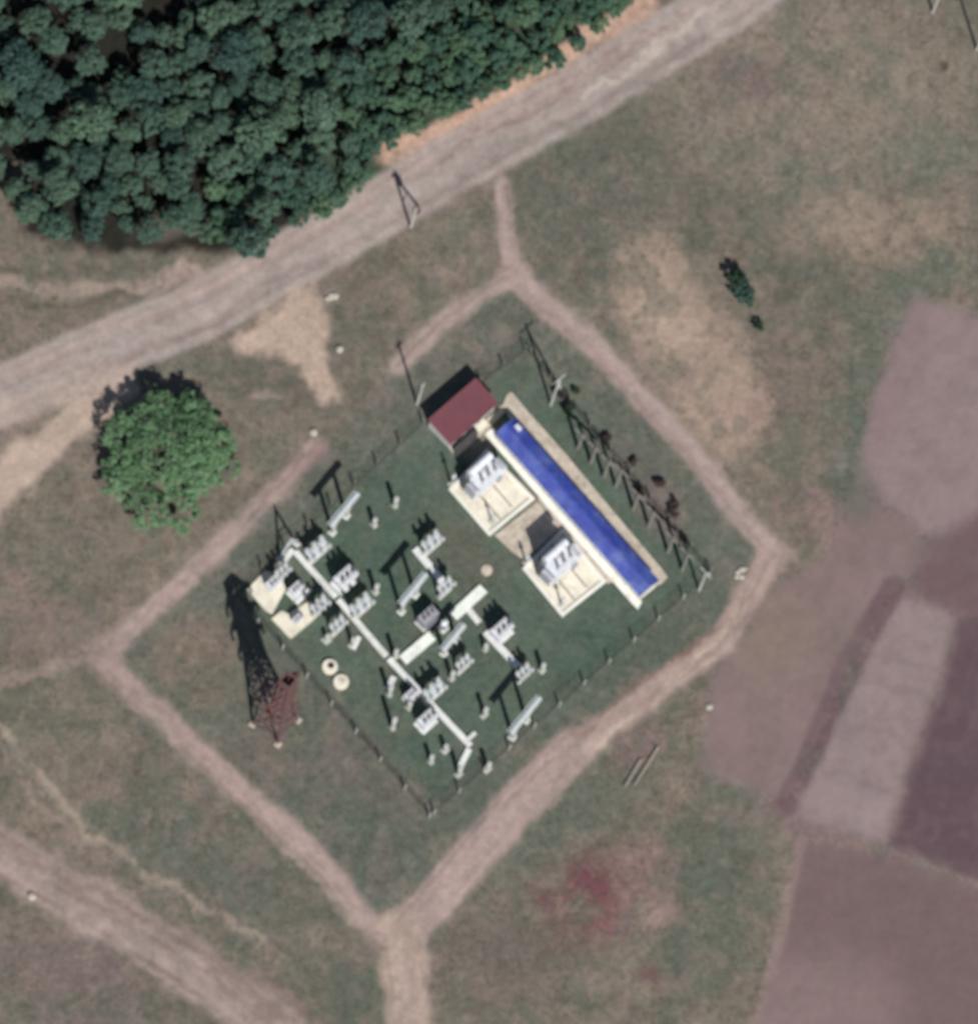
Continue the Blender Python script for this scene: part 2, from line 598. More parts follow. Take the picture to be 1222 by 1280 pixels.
paint(fmask[1]*sstep(.45, .65, fbm(PX/50, PY/50, 61)), (126, 110, 106), .6)
paint(fmask[1]*blob(960, 790, 70, 60, -30), (136, 120, 110), .7)
paint(stroke([(1116, 735), (1062, 830), (984, 1006)], 30, 12, 2), (111, 91, 95), .95)
paint(stroke([(1064, 818), (1052, 850)], 34, 12, 2), (116, 97, 99), .8)
for a, b in (((1070, 850), (1180, 880)), ((1045, 905), (1160, 935)), ((1020, 960), (1140, 990)), ((1085, 815), (1185, 840))):
    paint(fmask[2]*stroke([a, b], 9, 12), (133, 116, 117), .6)
paint(fmask[2]*stroke([(1005, 1000), (1110, 1030)], 40, 40), (155, 138, 136), .6)
paint(fmask[5]*blob(990, 1280, 160, 110), (141, 122, 120), .8)
paint(fmask[0]*blob(1120, 470, 40, 110, 15), (138, 118, 119), .6)
paint(stroke([(1000, 1046), (1110, 1064), (1225, 1106), (1400, 1165)], 8, 6, 2), (133, 116, 112), .8)
paint(stroke([(1000, 1055), (975, 1170), (945, 1285), (905, 1450)], 13, 10, 2), (146, 127, 123), .7)
paint(fall*sstep(.5, .7, fbm(PX/18, PY/18, 66)), (122, 104, 106), .22)
paint(blob(1020, 640, 60, 30, 30), (136, 114, 113), .6)
paint(blob(1075, 615, 30, 45, -10), (100, 103, 95), .6)

# paths, tracks and the road
PATHS = [
    ([(645, 350), (740, 430), (860, 560), (968, 692)], 29, (170, 152, 146)),
    ([(500, 458), (560, 398), (640, 345)], 23, (168, 151, 143)),
    ([(640, 345), (632, 290), (628, 232)], 19, (168, 150, 145)),
    ([(968, 692), (905, 800), (800, 878), (718, 935)], 34, (172, 152, 143)),
    ([(718, 935), (640, 1010), (580, 1085), (505, 1170)], 54, (172, 152, 146)),
    ([(488, 1180), (390, 1070), (300, 988), (200, 895), (125, 828)], 31, (171, 152, 145)),
    ([(125, 825), (215, 740), (300, 660), (352, 608)], 25, (172, 153, 147)),
    ([(352, 608), (395, 558)], 22, (148, 128, 124)),
    ([(500, 1165), (508, 1230), (512, 1290), (520, 1450)], 58, (176, 157, 146)),
]
path_masks = []
for pts, w, c in PATHS:
    pm = .5*(stroke(pts, w, 13, 2)+stroke(pts, w, 15))
    path_masks.append(pm)
    paint(pm, c, .95)
paint(blob(125, 825, 28, 22), (150, 132, 127), .8)
paint(blob(968, 700, 26, 26), (156, 138, 132), .8)
paint(blob(495, 1175, 34, 44), (172, 153, 140), .8)
paint(blob(480, 1215, 14, 24), (184, 166, 150), .6)
paint(blob(640, 345, 22, 22), (164, 146, 138), .8)
paint(stroke([(905, 775), (800, 855), (715, 917)], 8, 6), (128, 106, 96), .7)
paint(stroke([(930, 765), (860, 838), (740, 932)], 7, 6), (200, 180, 164), .75)
paint(stroke([(700, 935), (610, 1020), (530, 1120)], 8, 10), (176, 156, 150), .5)
paint(stroke([(730, 950), (650, 1030), (580, 1120)], 8, 10), (176, 154, 148), .45)
paint(stroke([(330, 1040), (440, 1150)], 8, 10), (178, 160, 150), .5)
paint(stroke([(150, 850), (240, 930), (300, 990)], 10, 10), (150, 128, 124), .5)
def ruts(pts, w, cols, seed):
    rr = random.Random(seed)
    for k in range(7):
        off = rr.uniform(-.42, .42)*w
        q = []
        for i, (x, y) in enumerate(pts):
            x0, y0 = pts[max(0, i-1)]
            x1, y1 = pts[min(len(pts)-1, i+1)]
            L = math.hypot(x1-x0, y1-y0)
            q.append((x-(y1-y0)/L*off, y+(x1-x0)/L*off))
        broken = sstep(.42, .60, fbm(PX/40, PY/40, seed*13+k))
        paint(stroke(q, rr.uniform(3, 8), 6, 2)*broken, cols[k % len(cols)], rr.uniform(.35, .65))


for k, (pts, w, c) in enumerate(PATHS):
    ruts(pts, w, [(182, 163, 154), (136, 118, 112), (174, 150, 146), (146, 132, 120)], 60+k)
TRACK = [(-160, 970), (0, 1066), (130, 1140), (260, 1222), (350, 1290), (470, 1450)]
tm = stroke(TRACK, 66, 22)
paint(tm, (160, 143, 137), .9)
paint(stroke([(x-2, y-20) for x, y in TRACK], 12, 12), (160, 143, 137), .7)
paint(stroke([(x-16, y+14) for x, y in TRACK], 15, 12), (172, 154, 148), .8)
paint(stroke([(x+16, y-8) for x, y in TRACK], 8, 10), (122, 104, 102), .55)
paint(stroke([(200, 1165), (330, 1235), (430, 1300)], 16, 14), (128, 110, 108), .6)
paint(stroke([(-40, 860), (0, 912), (60, 985), (110, 1045), (200, 1098), (320, 1180)], 11, 9), (160, 147, 133), .8)
paint(stroke([(-40, 890), (0, 938), (50, 1000), (130, 1075)], 8, 8), (150, 134, 126), .7)
paint(stroke([(0, 690), (50, 760), (100, 815)], 14, 14), (134, 116, 110), .5)
paint(stroke([(-60, 872), (0, 852), (110, 818)], 18, 14), (150, 133, 126), .7)
ruts(TRACK, 74, [(176, 158, 150), (122, 106, 102), (164, 148, 140), (134, 122, 110)], 81)
ruts(TRACK, 60, [(170, 152, 146), (128, 110, 106)], 82)
ROAD = [(-160, 550), (0, 496), (100, 452), (250, 388), (400, 305), (560, 208), (740, 108), (905, 5), (1060, -100)]
rm = stroke(ROAD, 76, 12, 2)
paint(stroke([(492, 196), (555, 162), (615, 132), (690, 84), (800, 8)], 34, 16), (198, 166, 148), .95)
paint(stroke([(240, 340), (180, 360), (60, 358), (-100, 358)], 15, 10), (160, 145, 134), .8)
paint(stroke([(250, 352), (130, 376), (-60, 382)], 7, 7), (92, 88, 78), .7)
paint(stroke([(180, 350), (250, 348)], 22, 14), (164, 146, 138), .8)
paint(stroke([(-120, 343), (0, 341), (200, 330)], 7, 7), (96, 92, 80), .7)
paint(rm, (170, 158, 152), .95)
paint(stroke([(0, 470), (150, 412), (300, 338), (450, 255), (600, 165), (780, 62), (880, 0)], 13, 12), (170, 150, 144), .6)
paint(stroke([(120, 462), (260, 402), (400, 322)], 14, 14), (140, 124, 121), .6)
paint(stroke([(500, 268), (640, 190), (760, 120), (880, 40)], 18, 18), (138, 128, 123), .6)
paint(stroke([(560, 196), (700, 112), (830, 30)], 6, 8), (136, 112, 110), .5)
ruts(ROAD, 70, [(170, 153, 146), (142, 126, 122), (176, 158, 150), (148, 134, 128)], 83)
paint(stroke([(735, 112), (800, 72), (850, 35), (905, 0)], 9, 8), (196, 184, 172), .65)
paint(stroke([(570, 200), (660, 160), (735, 118)], 8, 8), (172, 156, 148), .5)
JOIN = [(-30, 650), (20, 590), (80, 535), (150, 488)]
jm = stroke(JOIN, 46, 16)
paint(jm, (186, 167, 153), .95)
paint(stroke([(0, 520), (60, 500), (150, 470)], 34, 24), (178, 161, 150), .8)
paint(poly([(285, 420), (330, 395), (395, 352), (412, 395), (415, 440), (420, 498), (396, 498), (372, 452), (330, 436), (295, 436)], 16), (188, 168, 152), .95)
paint(blob(340, 400, 34, 16, -20), (196, 172, 156), .6)
paint(blob(337, 496, 20, 8, -8), (168, 150, 142), .8)
paint(blob(415, 373, 10, 12), (160, 150, 140), .7)
paint(stroke([(970, 8), (940, 50), (930, 80)], 6, 6), (152, 136, 128), .6)
paint(blob(1172, 87, 10, 7, -30), (84, 72, 66), .8)
paint(blob(1115, 250, 9, 7), (92, 80, 74), .7)
paint(blob(1108, 300, 9, 8), (100, 84, 72), .7)
# weeds, pinkish bare soil and dry stalks, in patches
sand_m = poly([(285, 420), (330, 395), (395, 352), (412, 395), (415, 440), (420, 498), (396, 498), (372, 452), (330, 436), (295, 436)], 16)
open_m = (1-.8*fall)*(1-.8*np.maximum.reduce([rm, jm, tm*.7, sand_m, np.max(path_masks, axis=0)*.9]))*(1-.75*poly(COMP, 40))*(1-wood_m)
paint(open_m*sstep(.54, .66, fbm(PX/38, PY/38, 501)), (94, 103, 92), .42)
paint(open_m*sstep(.55, .68, fbm(PX/30, PY/30, 511)), (140, 122, 118), .28)
paint(open_m*sstep(.58, .70, fbm(PX/14, PY/14, 521)), (150, 138, 122), .22)
paint(open_m*sstep(.60, .70, fbm(PX/12, PY/12, 531)), (80, 80, 72), .28)
# fine mottling everywhere
mot = (fbm(PX/9, PY/9, 91, 3)-.5)*.30+(fbm(PX/28, PY/28, 95, 3)-.5)*.22
COL *= (1+mot*(1-.55*fall))[..., None]
COL = np.clip(COL, .01, .9)

H = PX.shape
gxw, gyw = GA(PX, PY)
ZZ = -(fbm(PX/22, PY/22, 51, 4))*.07-.005
ZZ = ZZ - .05*sstep(.3, .9, rm)*np.exp(-((seg_d(SX, SY, ROAD)-16)/5.0)**2)    # wheel ruts
nrow, ncol = H
idx = np.arange(nrow*ncol).reshape(H)
quads = np.stack([idx[1:, :-1], idx[1:, 1:], idx[:-1, 1:], idx[:-1, :-1]], -1)


def grid_mesh(name, sel, lift, m):
    """sheet made of the chosen cells of the terrain grid"""
    q = quads.reshape(-1, 4) if sel is None else quads[sel]
    used = np.unique(q)
    remap = np.zeros(nrow*ncol, np.int64)
    remap[used] = np.arange(len(used))
    q = remap[q]
    vs = np.stack([gxw.ravel()[used], gyw.ravel()[used], ZZ.ravel()[used]+lift], -1)
    col = COL.reshape(-1, 3)[used]
    if sel is None:      # carry the ground on to the horizon
        far = 4000.0
        cor = [remap[idx[-1, 0]], remap[idx[-1, -1]], remap[idx[0, -1]], remap[idx[0, 0]]]
        k = len(vs)
        vs = np.concatenate([vs, [(-far, -far, -.05), (far, -far, -.05), (far, far, -.05), (-far, far, -.05)]])
        col = np.concatenate([col, [np.array(lin((116, 109, 99)))*K_ALB]*4])
        q = np.concatenate([q, [[k, k+1, cor[1], cor[0]], [k+1, k+2, cor[2], cor[1]], [k+2, k+3, cor[3], cor[2]], [k+3, k, cor[0], cor[3]]]])
    me = bpy.data.meshes.new(name)
    me.vertices.add(len(vs))
    me.vertices.foreach_set('co', vs.ravel())
    me.loops.add(len(q)*4)
    me.loops.foreach_set('vertex_index', q.ravel().astype(np.int32))
    me.polygons.add(len(q))
    me.polygons.foreach_set('loop_start', np.arange(0, len(q)*4, 4, dtype=np.int32))
    me.polygons.foreach_set('loop_total', np.full(len(q), 4, np.int32))
    me.update(calc_edges=True)
    me.validate()
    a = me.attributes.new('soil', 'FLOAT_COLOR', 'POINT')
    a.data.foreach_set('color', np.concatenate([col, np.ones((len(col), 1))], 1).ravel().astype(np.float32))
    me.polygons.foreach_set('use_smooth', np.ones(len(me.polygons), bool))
    me.materials.append(M[m])
    o = bpy.data.objects.new(name, me)
    C.objects.link(o)
    o['kind'] = 'structure'
    return o


def cells(mask, th=.5):
    c = (mask[:-1, :-1]+mask[1:, :-1]+mask[:-1, 1:]+mask[1:, 1:])/4
    return c > th


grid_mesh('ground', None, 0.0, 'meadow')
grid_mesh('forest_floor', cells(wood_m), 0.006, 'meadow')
taken = cells(rm)
grid_mesh('dirt_road', taken, 0.014, 'dirt')
pc = cells(np.max(path_masks, axis=0)) & ~taken
grid_mesh('dirt_path', pc, 0.010, 'dirt')
taken = taken | pc
grid_mesh('dirt_track', cells(np.maximum(tm, jm)) & ~taken, 0.010, 'dirt')
taken = taken | cells(np.maximum(tm, jm))
for fm in fmask:
    s = cells(fm) & ~taken
    grid_mesh('ploughed_field', s, 0.008, 'field')
    taken = taken | s


# ------------------------------------------------------------------ foliage
def leaf_cloud(name, m, seed, lobes, nleaf, size, up=.55, parent=None, inner=.55):
    """leaf sprays on clumps; lobes = (x, y, z, rx, ry, rz) ellipsoids"""
    rg = np.random.default_rng(seed)
    lob = np.array(lobes)
    wts = lob[:, 3]*lob[:, 4]
    wts = wts/wts.sum()
    # clumps spread over the lobes
    ncl = max(18, nleaf//42)
    li = rg.choice(len(lob), ncl, p=wts)
    d = rg.normal(size=(ncl, 3))
    d /= np.linalg.norm(d, axis=1)[:, None]
    d[:, 2] = np.where(d[:, 2] < -.35, -d[:, 2], d[:, 2])
    rad = rg.uniform(inner, 1.0, ncl)**.6
    cc = lob[li, :3]+d*lob[li, 3:]*rad[:, None]
    cr = np.minimum(lob[li, 3], lob[li, 5])*rg.uniform(.16, .34, ncl)
    ci = rg.integers(0, ncl, nleaf)
    e = rg.normal(size=(nleaf, 3))
    e /= np.linalg.norm(e, axis=1)[:, None]
    p = cc[ci]+e*(cr[ci]*rg.uniform(.3, 1.0, nleaf)**.5)[:, None]*np.array([1.1, 1.1, .8])
    nrm = e*.7+rg.normal(size=(nleaf, 3))*.45+d[ci]*.4+np.array([0, 0, up])
    nrm /= np.linalg.norm(nrm, axis=1)[:, None]
    t = np.cross(nrm, rg.normal(size=(nleaf, 3)))
    t /= np.linalg.norm(t, axis=1)[:, None]
    b = np.cross(nrm, t)
    s = size*rg.uniform(.55, 1.25, nleaf)[:, None]
    droop = nrm*s*.22
    vs = np.stack([p-t*s, p-b*s*.55-droop*.2, p+t*s-droop, p+b*s*.55], 1).reshape(-1, 3)
    q = np.arange(nleaf*4, dtype=np.int32)
    me = bpy.data.meshes.new(name)
    me.vertices.add(len(vs))
    me.vertices.foreach_set('co', vs.ravel())
    me.loops.add(len(q))
    me.loops.foreach_set('vertex_index', q)
    me.polygons.add(nleaf)
    me.polygons.foreach_set('loop_start', np.arange(0, nleaf*4, 4, dtype=np.int32))
    me.polygons.foreach_set('loop_total', np.full(nleaf, 4, np.int32))
    me.update(calc_edges=True)
    me.materials.append(M[m])
    o = bpy.data.objects.new(name, me)
    C.objects.link(o)
    o.parent = parent
    return o


def trunk(h, r, limbs, parent, seed, spread):
    rg = random.Random(seed)
    mb = MB()
    p = Vector((0, 0, -.1))
    n = 4
    for i in range(n):
        q = Vector((rg.uniform(-.12, .12)*r*4, rg.uniform(-.12, .12)*r*4, h*(i+1)/n))
        mb.tube(p, q, r*(1-.2*i)*(1.25 if i == 0 else 1), r*(1-.2*(i+1)), 8)
        p = q
    for k in range(limbs):
        a = 2*math.pi*(k+rg.random()*.6)/limbs
        z = h*rg.uniform(.4, .85)
        s = Vector((0, 0, z))
        m_ = s+Vector((math.cos(a)*spread*.5, math.sin(a)*spread*.5, h*.14))
        e = s+Vector((math.cos(a+.2)*spread, math.sin(a+.2)*spread, h*.34))
        mb.tube(s, m_, r*.42, r*.28, 6)
        mb.tube(m_, e, r*.28, r*.1, 5)
    return mb.build('trunk', 'bark', parent, smooth=True)


def make_tree(kind, seed):
    rg = random.Random(seed)
    root = bpy.data.objects.new('tree', None)
    C.objects.link(root)
    if kind == 'wood':
        Rr = rg.uniform(1.7, 2.25)
        Ht = rg.uniform(6.6, 8.6)
        lobes = [(0, 0, Ht*.60, Rr, Rr, Ht*.34)]
        for k in range(4):
            a = rg.uniform(0, 6.28)
            lobes.append((math.cos(a)*Rr*.62, math.sin(a)*Rr*.62, Ht*rg.uniform(.45, .75), Rr*.55, Rr*.55, Ht*.15))
        leaf_cloud('crown', 'leaf_wood', seed, lobes, 3000, .2, .9, root, .6)
        trunk(Ht*.8, .16, 5, root, seed, Rr*.7)
    else:
        Rr = rg.uniform(1.25, 1.7)
        Ht = rg.uniform(3.4, 4.8)
        lobes = [(0, 0, Ht*.58, Rr, Rr, Ht*.36)]
        for k in range(3):
            a = rg.uniform(0, 6.28)
            lobes.append((math.cos(a)*Rr*.6, math.sin(a)*Rr*.6, Ht*rg.uniform(.4, .7), Rr*.6, Rr*.6, Ht*.2))
        leaf_cloud('crown', 'leaf_young', seed, lobes, 2000, .17, .9, root, .5)
        trunk(Ht*.8, .08, 4, root, seed, Rr*.6)
    return root


def in_poly(x, y, pts):
    c = False
    for i in range(len(pts)):
        x0, y0 = pts[i]
        x1, y1 = pts[i-1]
        if (y0 > y) != (y1 > y) and x < (x1-x0)*(y-y0)/(y1-y0)+x0:
            c = not c
    return c


# the wood north of the road (crown positions; the stems stand a little lower in the plan)
WP = [(-35, -30), (815, -30), (765, 20), (700, 72), (640, 112), (560, 150), (490, 178), (474, 210), (385, 268), (310, 306), (262, 306), (190, 292), (74, 296), (32, 274), (10, 225), (-35, 195)]
GAPS = [(150, 66, 30, 26), (118, 100, 20, 16), (85, 140, 22, 20), (38, 180, 26, 18), (20, 210, 16, 20), (190, 8, 22, 16), (235, 130, 9, 34), (388, 60, 20, 12), (420, 48, 16, 14), (380, 165, 18, 12), (250, 240, 14, 10), (270, 55, 12, 12), (300, 255, 12, 10), (40, 45, 14, 14), (110, 10, 14, 10), (330, 210, 14, 10), (355, 100, 10, 22), (318, 120, 8, 20), (290, 150, 9, 18), (205, 175, 8, 16), (130, 205, 10, 14), (60, 90, 10, 12), (350, 20, 14, 9), (460, 60, 12, 18), (215, 60, 12, 9), (430, 130, 12, 16)]
rw = random.Random(21)
spots = []
spots_d = []
tries = 0
while tries < 16000:
    tries += 1
    x, y = rw.uniform(-35, 815), rw.uniform(-30, 306)
    if not in_poly(x, y, WP):
        continue
    if any(((x-a)/c/1.2)**2+((y-b)/d/1.1)**2 < 1 for a, b, c, d in GAPS):
        continue
    # younger, finer growth along the road on the east side
    edge = 200+.0*x
    young = (x > 440 and y > 40) or x > 560 or (y > 225-.0*x and x > 250 and rw.random() < .5)
    big = rw.uniform(.55, 1.25)
    md = 20*(.75+.35*big) if young else 36*big
    if all((x-a)**2+(y-b)**2 > ((md+dd)/2)**2 for a, b, yy, dd in spots_d):
        spots.append((x, y, young))
        spots_d.append((x, y, young, md))
wood_proto = [make_tree('wood', 100+i) for i in range(7)]
young_proto = [make_tree('young', 200+i) for i in range(5)]
WG = 'trees of the wood north of the dirt road'
used_p = set()


ORD = ['first', 'second', 'third', 'fourth', 'fifth', 'sixth', 'seventh', 'eighth', 'ninth', 'tenth', 'eleventh', 'twelfth', 'thirteenth', 'fourteenth', 'fifteenth', 'sixteenth', 'seventeenth', 'eighteenth', 'nineteenth', 'twentieth']
ORD += ['twenty-'+o for o in ORD[:9]]+['thirtieth']+['thirty-'+o for o in ORD[:9]]+['fortieth']+['forty-'+o for o in ORD[:9]]
rows = {}
for x, y, yg in spots:
    rows.setdefault(int((y+30)//42), []).append((x, y, yg))
tlabel = {}
for k, lst in rows.items():
    lst.sort()
    for j, (x, y, yg) in enumerate(lst):
        where = 'top row' if k == 0 else ORD[k]+' row from top'
        look = 'small bright wood tree' if yg else 'dark green wood tree'
        tlabel[(x, y)] = look+', '+ORD[j]+' from the left in the '+where


def tree_label(x, y, young):
    return tlabel[(x, y)]


for i, (x, y, young) in enumerate(spots):
    pr = (young_proto if young else wood_proto)
    t0 = pr[rw.randrange(len(pr))]
    sc = spots_d[i][3]/(21 if young else 34.5)*rw.uniform(.9, 1.08)
    bx, by = (x-2.6, y+8) if young else (x-5*sc, y+15*sc)
    lab = tree_label(x, y, young)
    rot = rw.uniform(0, 6.28)
    if t0.name not in used_p:
        used_p.add(t0.name)
        t0.location = G(bx, by)
        t0.rotation_euler = (0, 0, rot)
        t0.scale = (sc,)*3
        tag(t0, lab, 'tree', WG)
    else:
        t0['category'] = 'tree'
        t0['group'] = WG
        copy_tree(t0, bx, by, rot, lab, (sc*rw.uniform(.92, 1.1), sc*rw.uniform(.92, 1.1), sc*rw.uniform(.88, 1.12)))
for p in wood_proto+young_proto:
    if p.name not in used_p:
        for ch in list(p.children):
            bpy.data.objects.remove(ch)
        bpy.data.objects.remove(p)

# the broad tree beside the road
bt = thing('broadleaf_tree', 'broad round bright green tree standing alone between the road and the substation', 'tree', 214, 578)
rg = random.Random(5)
lobes = [(0, 0, 4.6, 5.4, 5.4, 3.2)]
for k in range(13):
    a = k*2.399
    rr = 4.0+2.9*((k*7) % 5)/4
    lobes.append((math.cos(a)*rr*1.0, math.sin(a)*rr*1.06, 3.2+rg.uniform(-.3, 1.6), rg.uniform(2.0, 2.9), rg.uniform(2.0, 2.9), rg.uniform(1.5, 2.2)))
lobes = [(a*1.06, b*1.06, c, d*1.05, e*1.05, f) for a, b, c, d, e, f in lobes]
lobes += [(-2.2, 6.0, 3.6, 2.2, 2.4, 1.8), (3.0, 5.0, 3.4, 2.4, 2.2, 1.7), (6.4, -.5, 2.6, 2.2, 2.8, 1.5), (-5.8, -1.8, 2.6, 2.4, 2.6, 1.6)]
leaf_cloud('crown', 'leaf_big', 9, lobes, 30000, .2, .8, bt, .6)
trunk(5.5, .42, 9, bt, 3, 4.6)


def shrub(label, px, py, rx, ry, h, m='leaf_shrub', seed=1, rz=0.0, n=1500, size=.13, cat='shrub'):
    t = thing('shrub', label, cat, px, py, rz)
    rg = random.Random(seed)
    lobes = [(0, 0, h*.52, rx*.8, ry*.8, h*.46)]
    for k in range(4):
        a = rg.uniform(0, 6.28)
        lobes.append((math.cos(a)*rx*.6, math.sin(a)*ry*.6, h*rg.uniform(.35, .6), rx*.5, ry*.5, h*.34))
    leaf_cloud('foliage', m, seed, lobes, n, size, .4, t, .35)
    mb = MB()
    for k in range(5):
        a = 6.28*k/5
        mb.tube((math.cos(a)*.1, math.sin(a)*.1, -.05), (math.cos(a)*rx*.5, math.sin(a)*ry*.5, h*.6), .035, .012, 5)
    mb.build('stem', 'bark', t)
    return t


shrub('long dark green bush standing alone in the dry meadow', 927, 370, 1.5, 2.7, 1.9, 'leaf_wood', 31, R(20), 4500, .15)
shrub('tall dark bush at the black northern end of the meadow thicket', 917, 354, 1.3, 1.2, 3.2, 'leaf_shrub', 32, 0, 2600, .15)
shrub('small round dark bush south of the long meadow bush', 947, 409, .75, .75, 1.4, 'leaf_shrub', 33, 0, 1300, .13)
shrub('purple-brown bush at the foot of the tall two-legged pole', 697, 494, .8, .7, 1.5, 'leaf_dry', 34)
shrub('green bush beside the purple-brown bush by the tall pole', 711, 512, 1.0, .9, 1.4, 'leaf_shrub', 35)
shrub('low dark bush right of the purple-brown bush', 718, 490, .6, .5, .8, 'leaf_shrub', 36)
shrub('dry reddish bush on the north-east fence line above the blue roof', 758, 548, .8, .5, 1.1, 'leaf_dry', 37)
shrub('small brown bush between two poles on the north-east fence line', 791, 578, .6, .6, 1.1, 'leaf_dry', 38)
shrub('dark reddish bush closest to the blue roof among the poles', 799, 618, .8, 1.0, 1.6, 'leaf_dry', 39)
shrub('brown bush halfway along the north-east fence', 823, 606, .8, .6, 1.2, 'leaf_dry', 40)
shrub('largest dark reddish bush on the north-east fence', 843, 640, .9, 1.7, 1.7, 'leaf_dry', 41, R(20), 1300)
shrub('small dry bush near the eastern end of the north-east fence', 853, 674, .5, .7, 1.0, 'leaf_dry', 42)

# grass tufts
rgn = np.random.default_rng(3)
nt_ = 16000
tx, ty = rgn.uniform(-30, 1250, nt_*3), rgn.uniform(-30, 1310, nt_*3)
ci = np.clip(((tx+160)/STEP).astype(int), 0, ncol-1)
ri = np.clip(((ty+160)/STEP).astype(int), 0, nrow-1)
bare = np.maximum.reduce([rm, tm, jm, fall, np.max(path_masks, axis=0)])
lum = COL.sum(-1)
ok = ~((tx > 880) & (ty > 640) & (ty < 1060)) & (bare[ri, ci] < .12) & (wood_m[ri, ci] < .3) & (lum[ri, ci] < .62) & (fbm(tx/25, ty/25, 301) > rgn.uniform(.25, .65, nt_*3))
tx, ty = tx[ok][:nt_], ty[ok][:nt_]
bx, by = GA(tx, ty)
bv, bf = [], 0
nb = 4
a = rgn.uniform(0, 6.283, (len(tx), nb))
hh = rgn.uniform(.08, .26, (len(tx), nb))
ww = rgn.uniform(.03, .07, (len(tx), nb))
ox = bx[:, None]+np.cos(a)*.06
oy = by[:, None]+np.sin(a)*.06
v0 = np.stack([ox-np.sin(a)*ww, oy+np.cos(a)*ww, np.full_like(ox, -.05)], -1)
v1 = np.stack([ox+np.sin(a)*ww, oy-np.cos(a)*ww, np.full_like(ox, -.05)], -1)
v2 = np.stack([ox+np.cos(a)*hh*.9, oy+np.sin(a)*hh*.9, hh], -1)
gv = np.stack([v0, v1, v2], 2).reshape(-1, 3)
me = bpy.data.meshes.new('grass')
me.vertices.add(len(gv))
me.vertices.foreach_set('co', gv.ravel())
me.loops.add(len(gv))
me.loops.foreach_set('vertex_index', np.arange(len(gv), dtype=np.int32))
me.polygons.add(len(gv)//3)
me.polygons.foreach_set('loop_start', np.arange(0, len(gv), 3, dtype=np.int32))
me.polygons.foreach_set('loop_total', np.full(len(gv)//3, 3, np.int32))
me.update(calc_edges=True)
me.materials.append(M['grass'])
go = bpy.data.objects.new('grass', me)
C.objects.link(go)
tag(go, 'short dry and green grass tufts over the meadow', 'grass', kind='stuff')


# ------------------------------------------------------------------ buildings
def wpt(t, px, py, z=0):
    """plan point -> local coordinates of a thing"""
    p = G(px, py, z)-t.location
    c, s = math.cos(-t.rotation_euler.z), math.sin(-t.rotation_euler.z)
    return Vector((p.x*c-p.y*s, p.x*s+p.y*c, z))


def corrugated(x0, x1, y0, z0, y1, z1, pitch=.25, amp=.025, th=.02):
    """sheet running from (y0,z0) to (y1,z1), waves along x"""
    mb = MB()
    n = int((x1-x0)/pitch*2)
    vs, fs = [], []
    for i in range(n+1):
        x = x0+(x1-x0)*i/n
        w = amp if i % 2 else -amp
        vs += [(x, y0, z0+w), (x, y1, z1+w), (x, y0, z0+w-th), (x, y1, z1+w-th)]
    for i in range(n):
        a, b = i*4, i*4+4
        fs += [(a, b, b+1, a+1), (a+2, a+3, b+3, b+2), (a, a+2, b+2, b), (a+1, b+1, b+3, a+3)]
    fs += [(0, 1, 3, 2), (n*4, n*4+2, n*4+3, n*4+1)]
    return mb.add(vs, fs)


# blue-roofed switchgear hall: local x along the building (south-east), local y towards north-east
SWA, SWB = (628, 538), (809, 742)
srz = angle(SWA, SWB)
sw = thing('switchgear_hall', 'long narrow white switchgear hall with a blue gable roof', 'building', (SWA[0]+SWB[0])/2, (SWA[1]+SWB[1])/2, srz)
SL = (G(*SWB)-G(*SWA)).length
SW_W = 3.25
w = MB()
w.box((0, 0, 1.12), (SL-.3, SW_W-.5, 2.16))
w.build('wall', 'wall', sw)
nd = 27
for i in range(nd):
    x = -SL/2+.7+(SL-1.4)*(i+.5)/nd
    d = MB().box((x, -SW_W/2+.23, 1.15), (.86, .04, 1.9)).build('cabinet_door', 'paint', sw)
    MB().box((x+.3, -SW_W/2+.19, 1.15), (.04, .04, .24)).build('handle', 'dark', d)
corrugated(-SL/2, SL/2, 0, 3.12, -SW_W/2, 2.30, .3, .03).build('roof_slope', 'blue_roof', sw)
corrugated(-SL/2, SL/2, 0, 3.12, SW_W/2, 2.26, .3, .03).build('roof_slope', 'blue_roof', sw)
MB().box((0, 0, 3.16), (SL, .26, .04)).build('ridge_cap', 'blue_roof', sw)
g = MB()
for s in (-1, 1):
    g.add([(s*(SL/2-.16), -SW_W/2+.25, 2.2), (s*(SL/2-.16), SW_W/2-.25, 2.2), (s*(SL/2-.16), 0, 3.05)], [(0, 1, 2)])
g.build('gable', 'wall', sw)
pl = MB().box((0, 0, .02), (SL-.1, SW_W-.2, .1)).build('plinth', 'concrete', sw)
vn = MB().box((-SL/2+1.4, .95, 2.82), (.9, .6, .4), bevel=.05)
vn.build('roof_vent', 'paint', sw)

# pavements round the hall and the transformers
def slab(name, m, pts, top, label=None, cat=None, kind=None, bottom=-.1):
    n = len(pts)
    P = [G(*p) for p in pts]
    c = sum(P, Vector())/n
    ar = sum(P[i].x*P[(i+1) % n].y-P[(i+1) % n].x*P[i].y for i in range(n))
    if ar < 0:
        P.reverse()
    vs = [(p.x-c.x, p.y-c.y, bottom) for p in P]+[(p.x-c.x, p.y-c.y, top) for p in P]
    fs = [tuple(range(n))[::-1], tuple(range(n, 2*n))]+[(i, (i+1) % n, n+(i+1) % n, n+i) for i in range(n)]
    o = MB().add(vs, fs).build(name, m)
    o.location = (c.x, c.y, 0)
    return tag(o, label, cat, kind=kind)


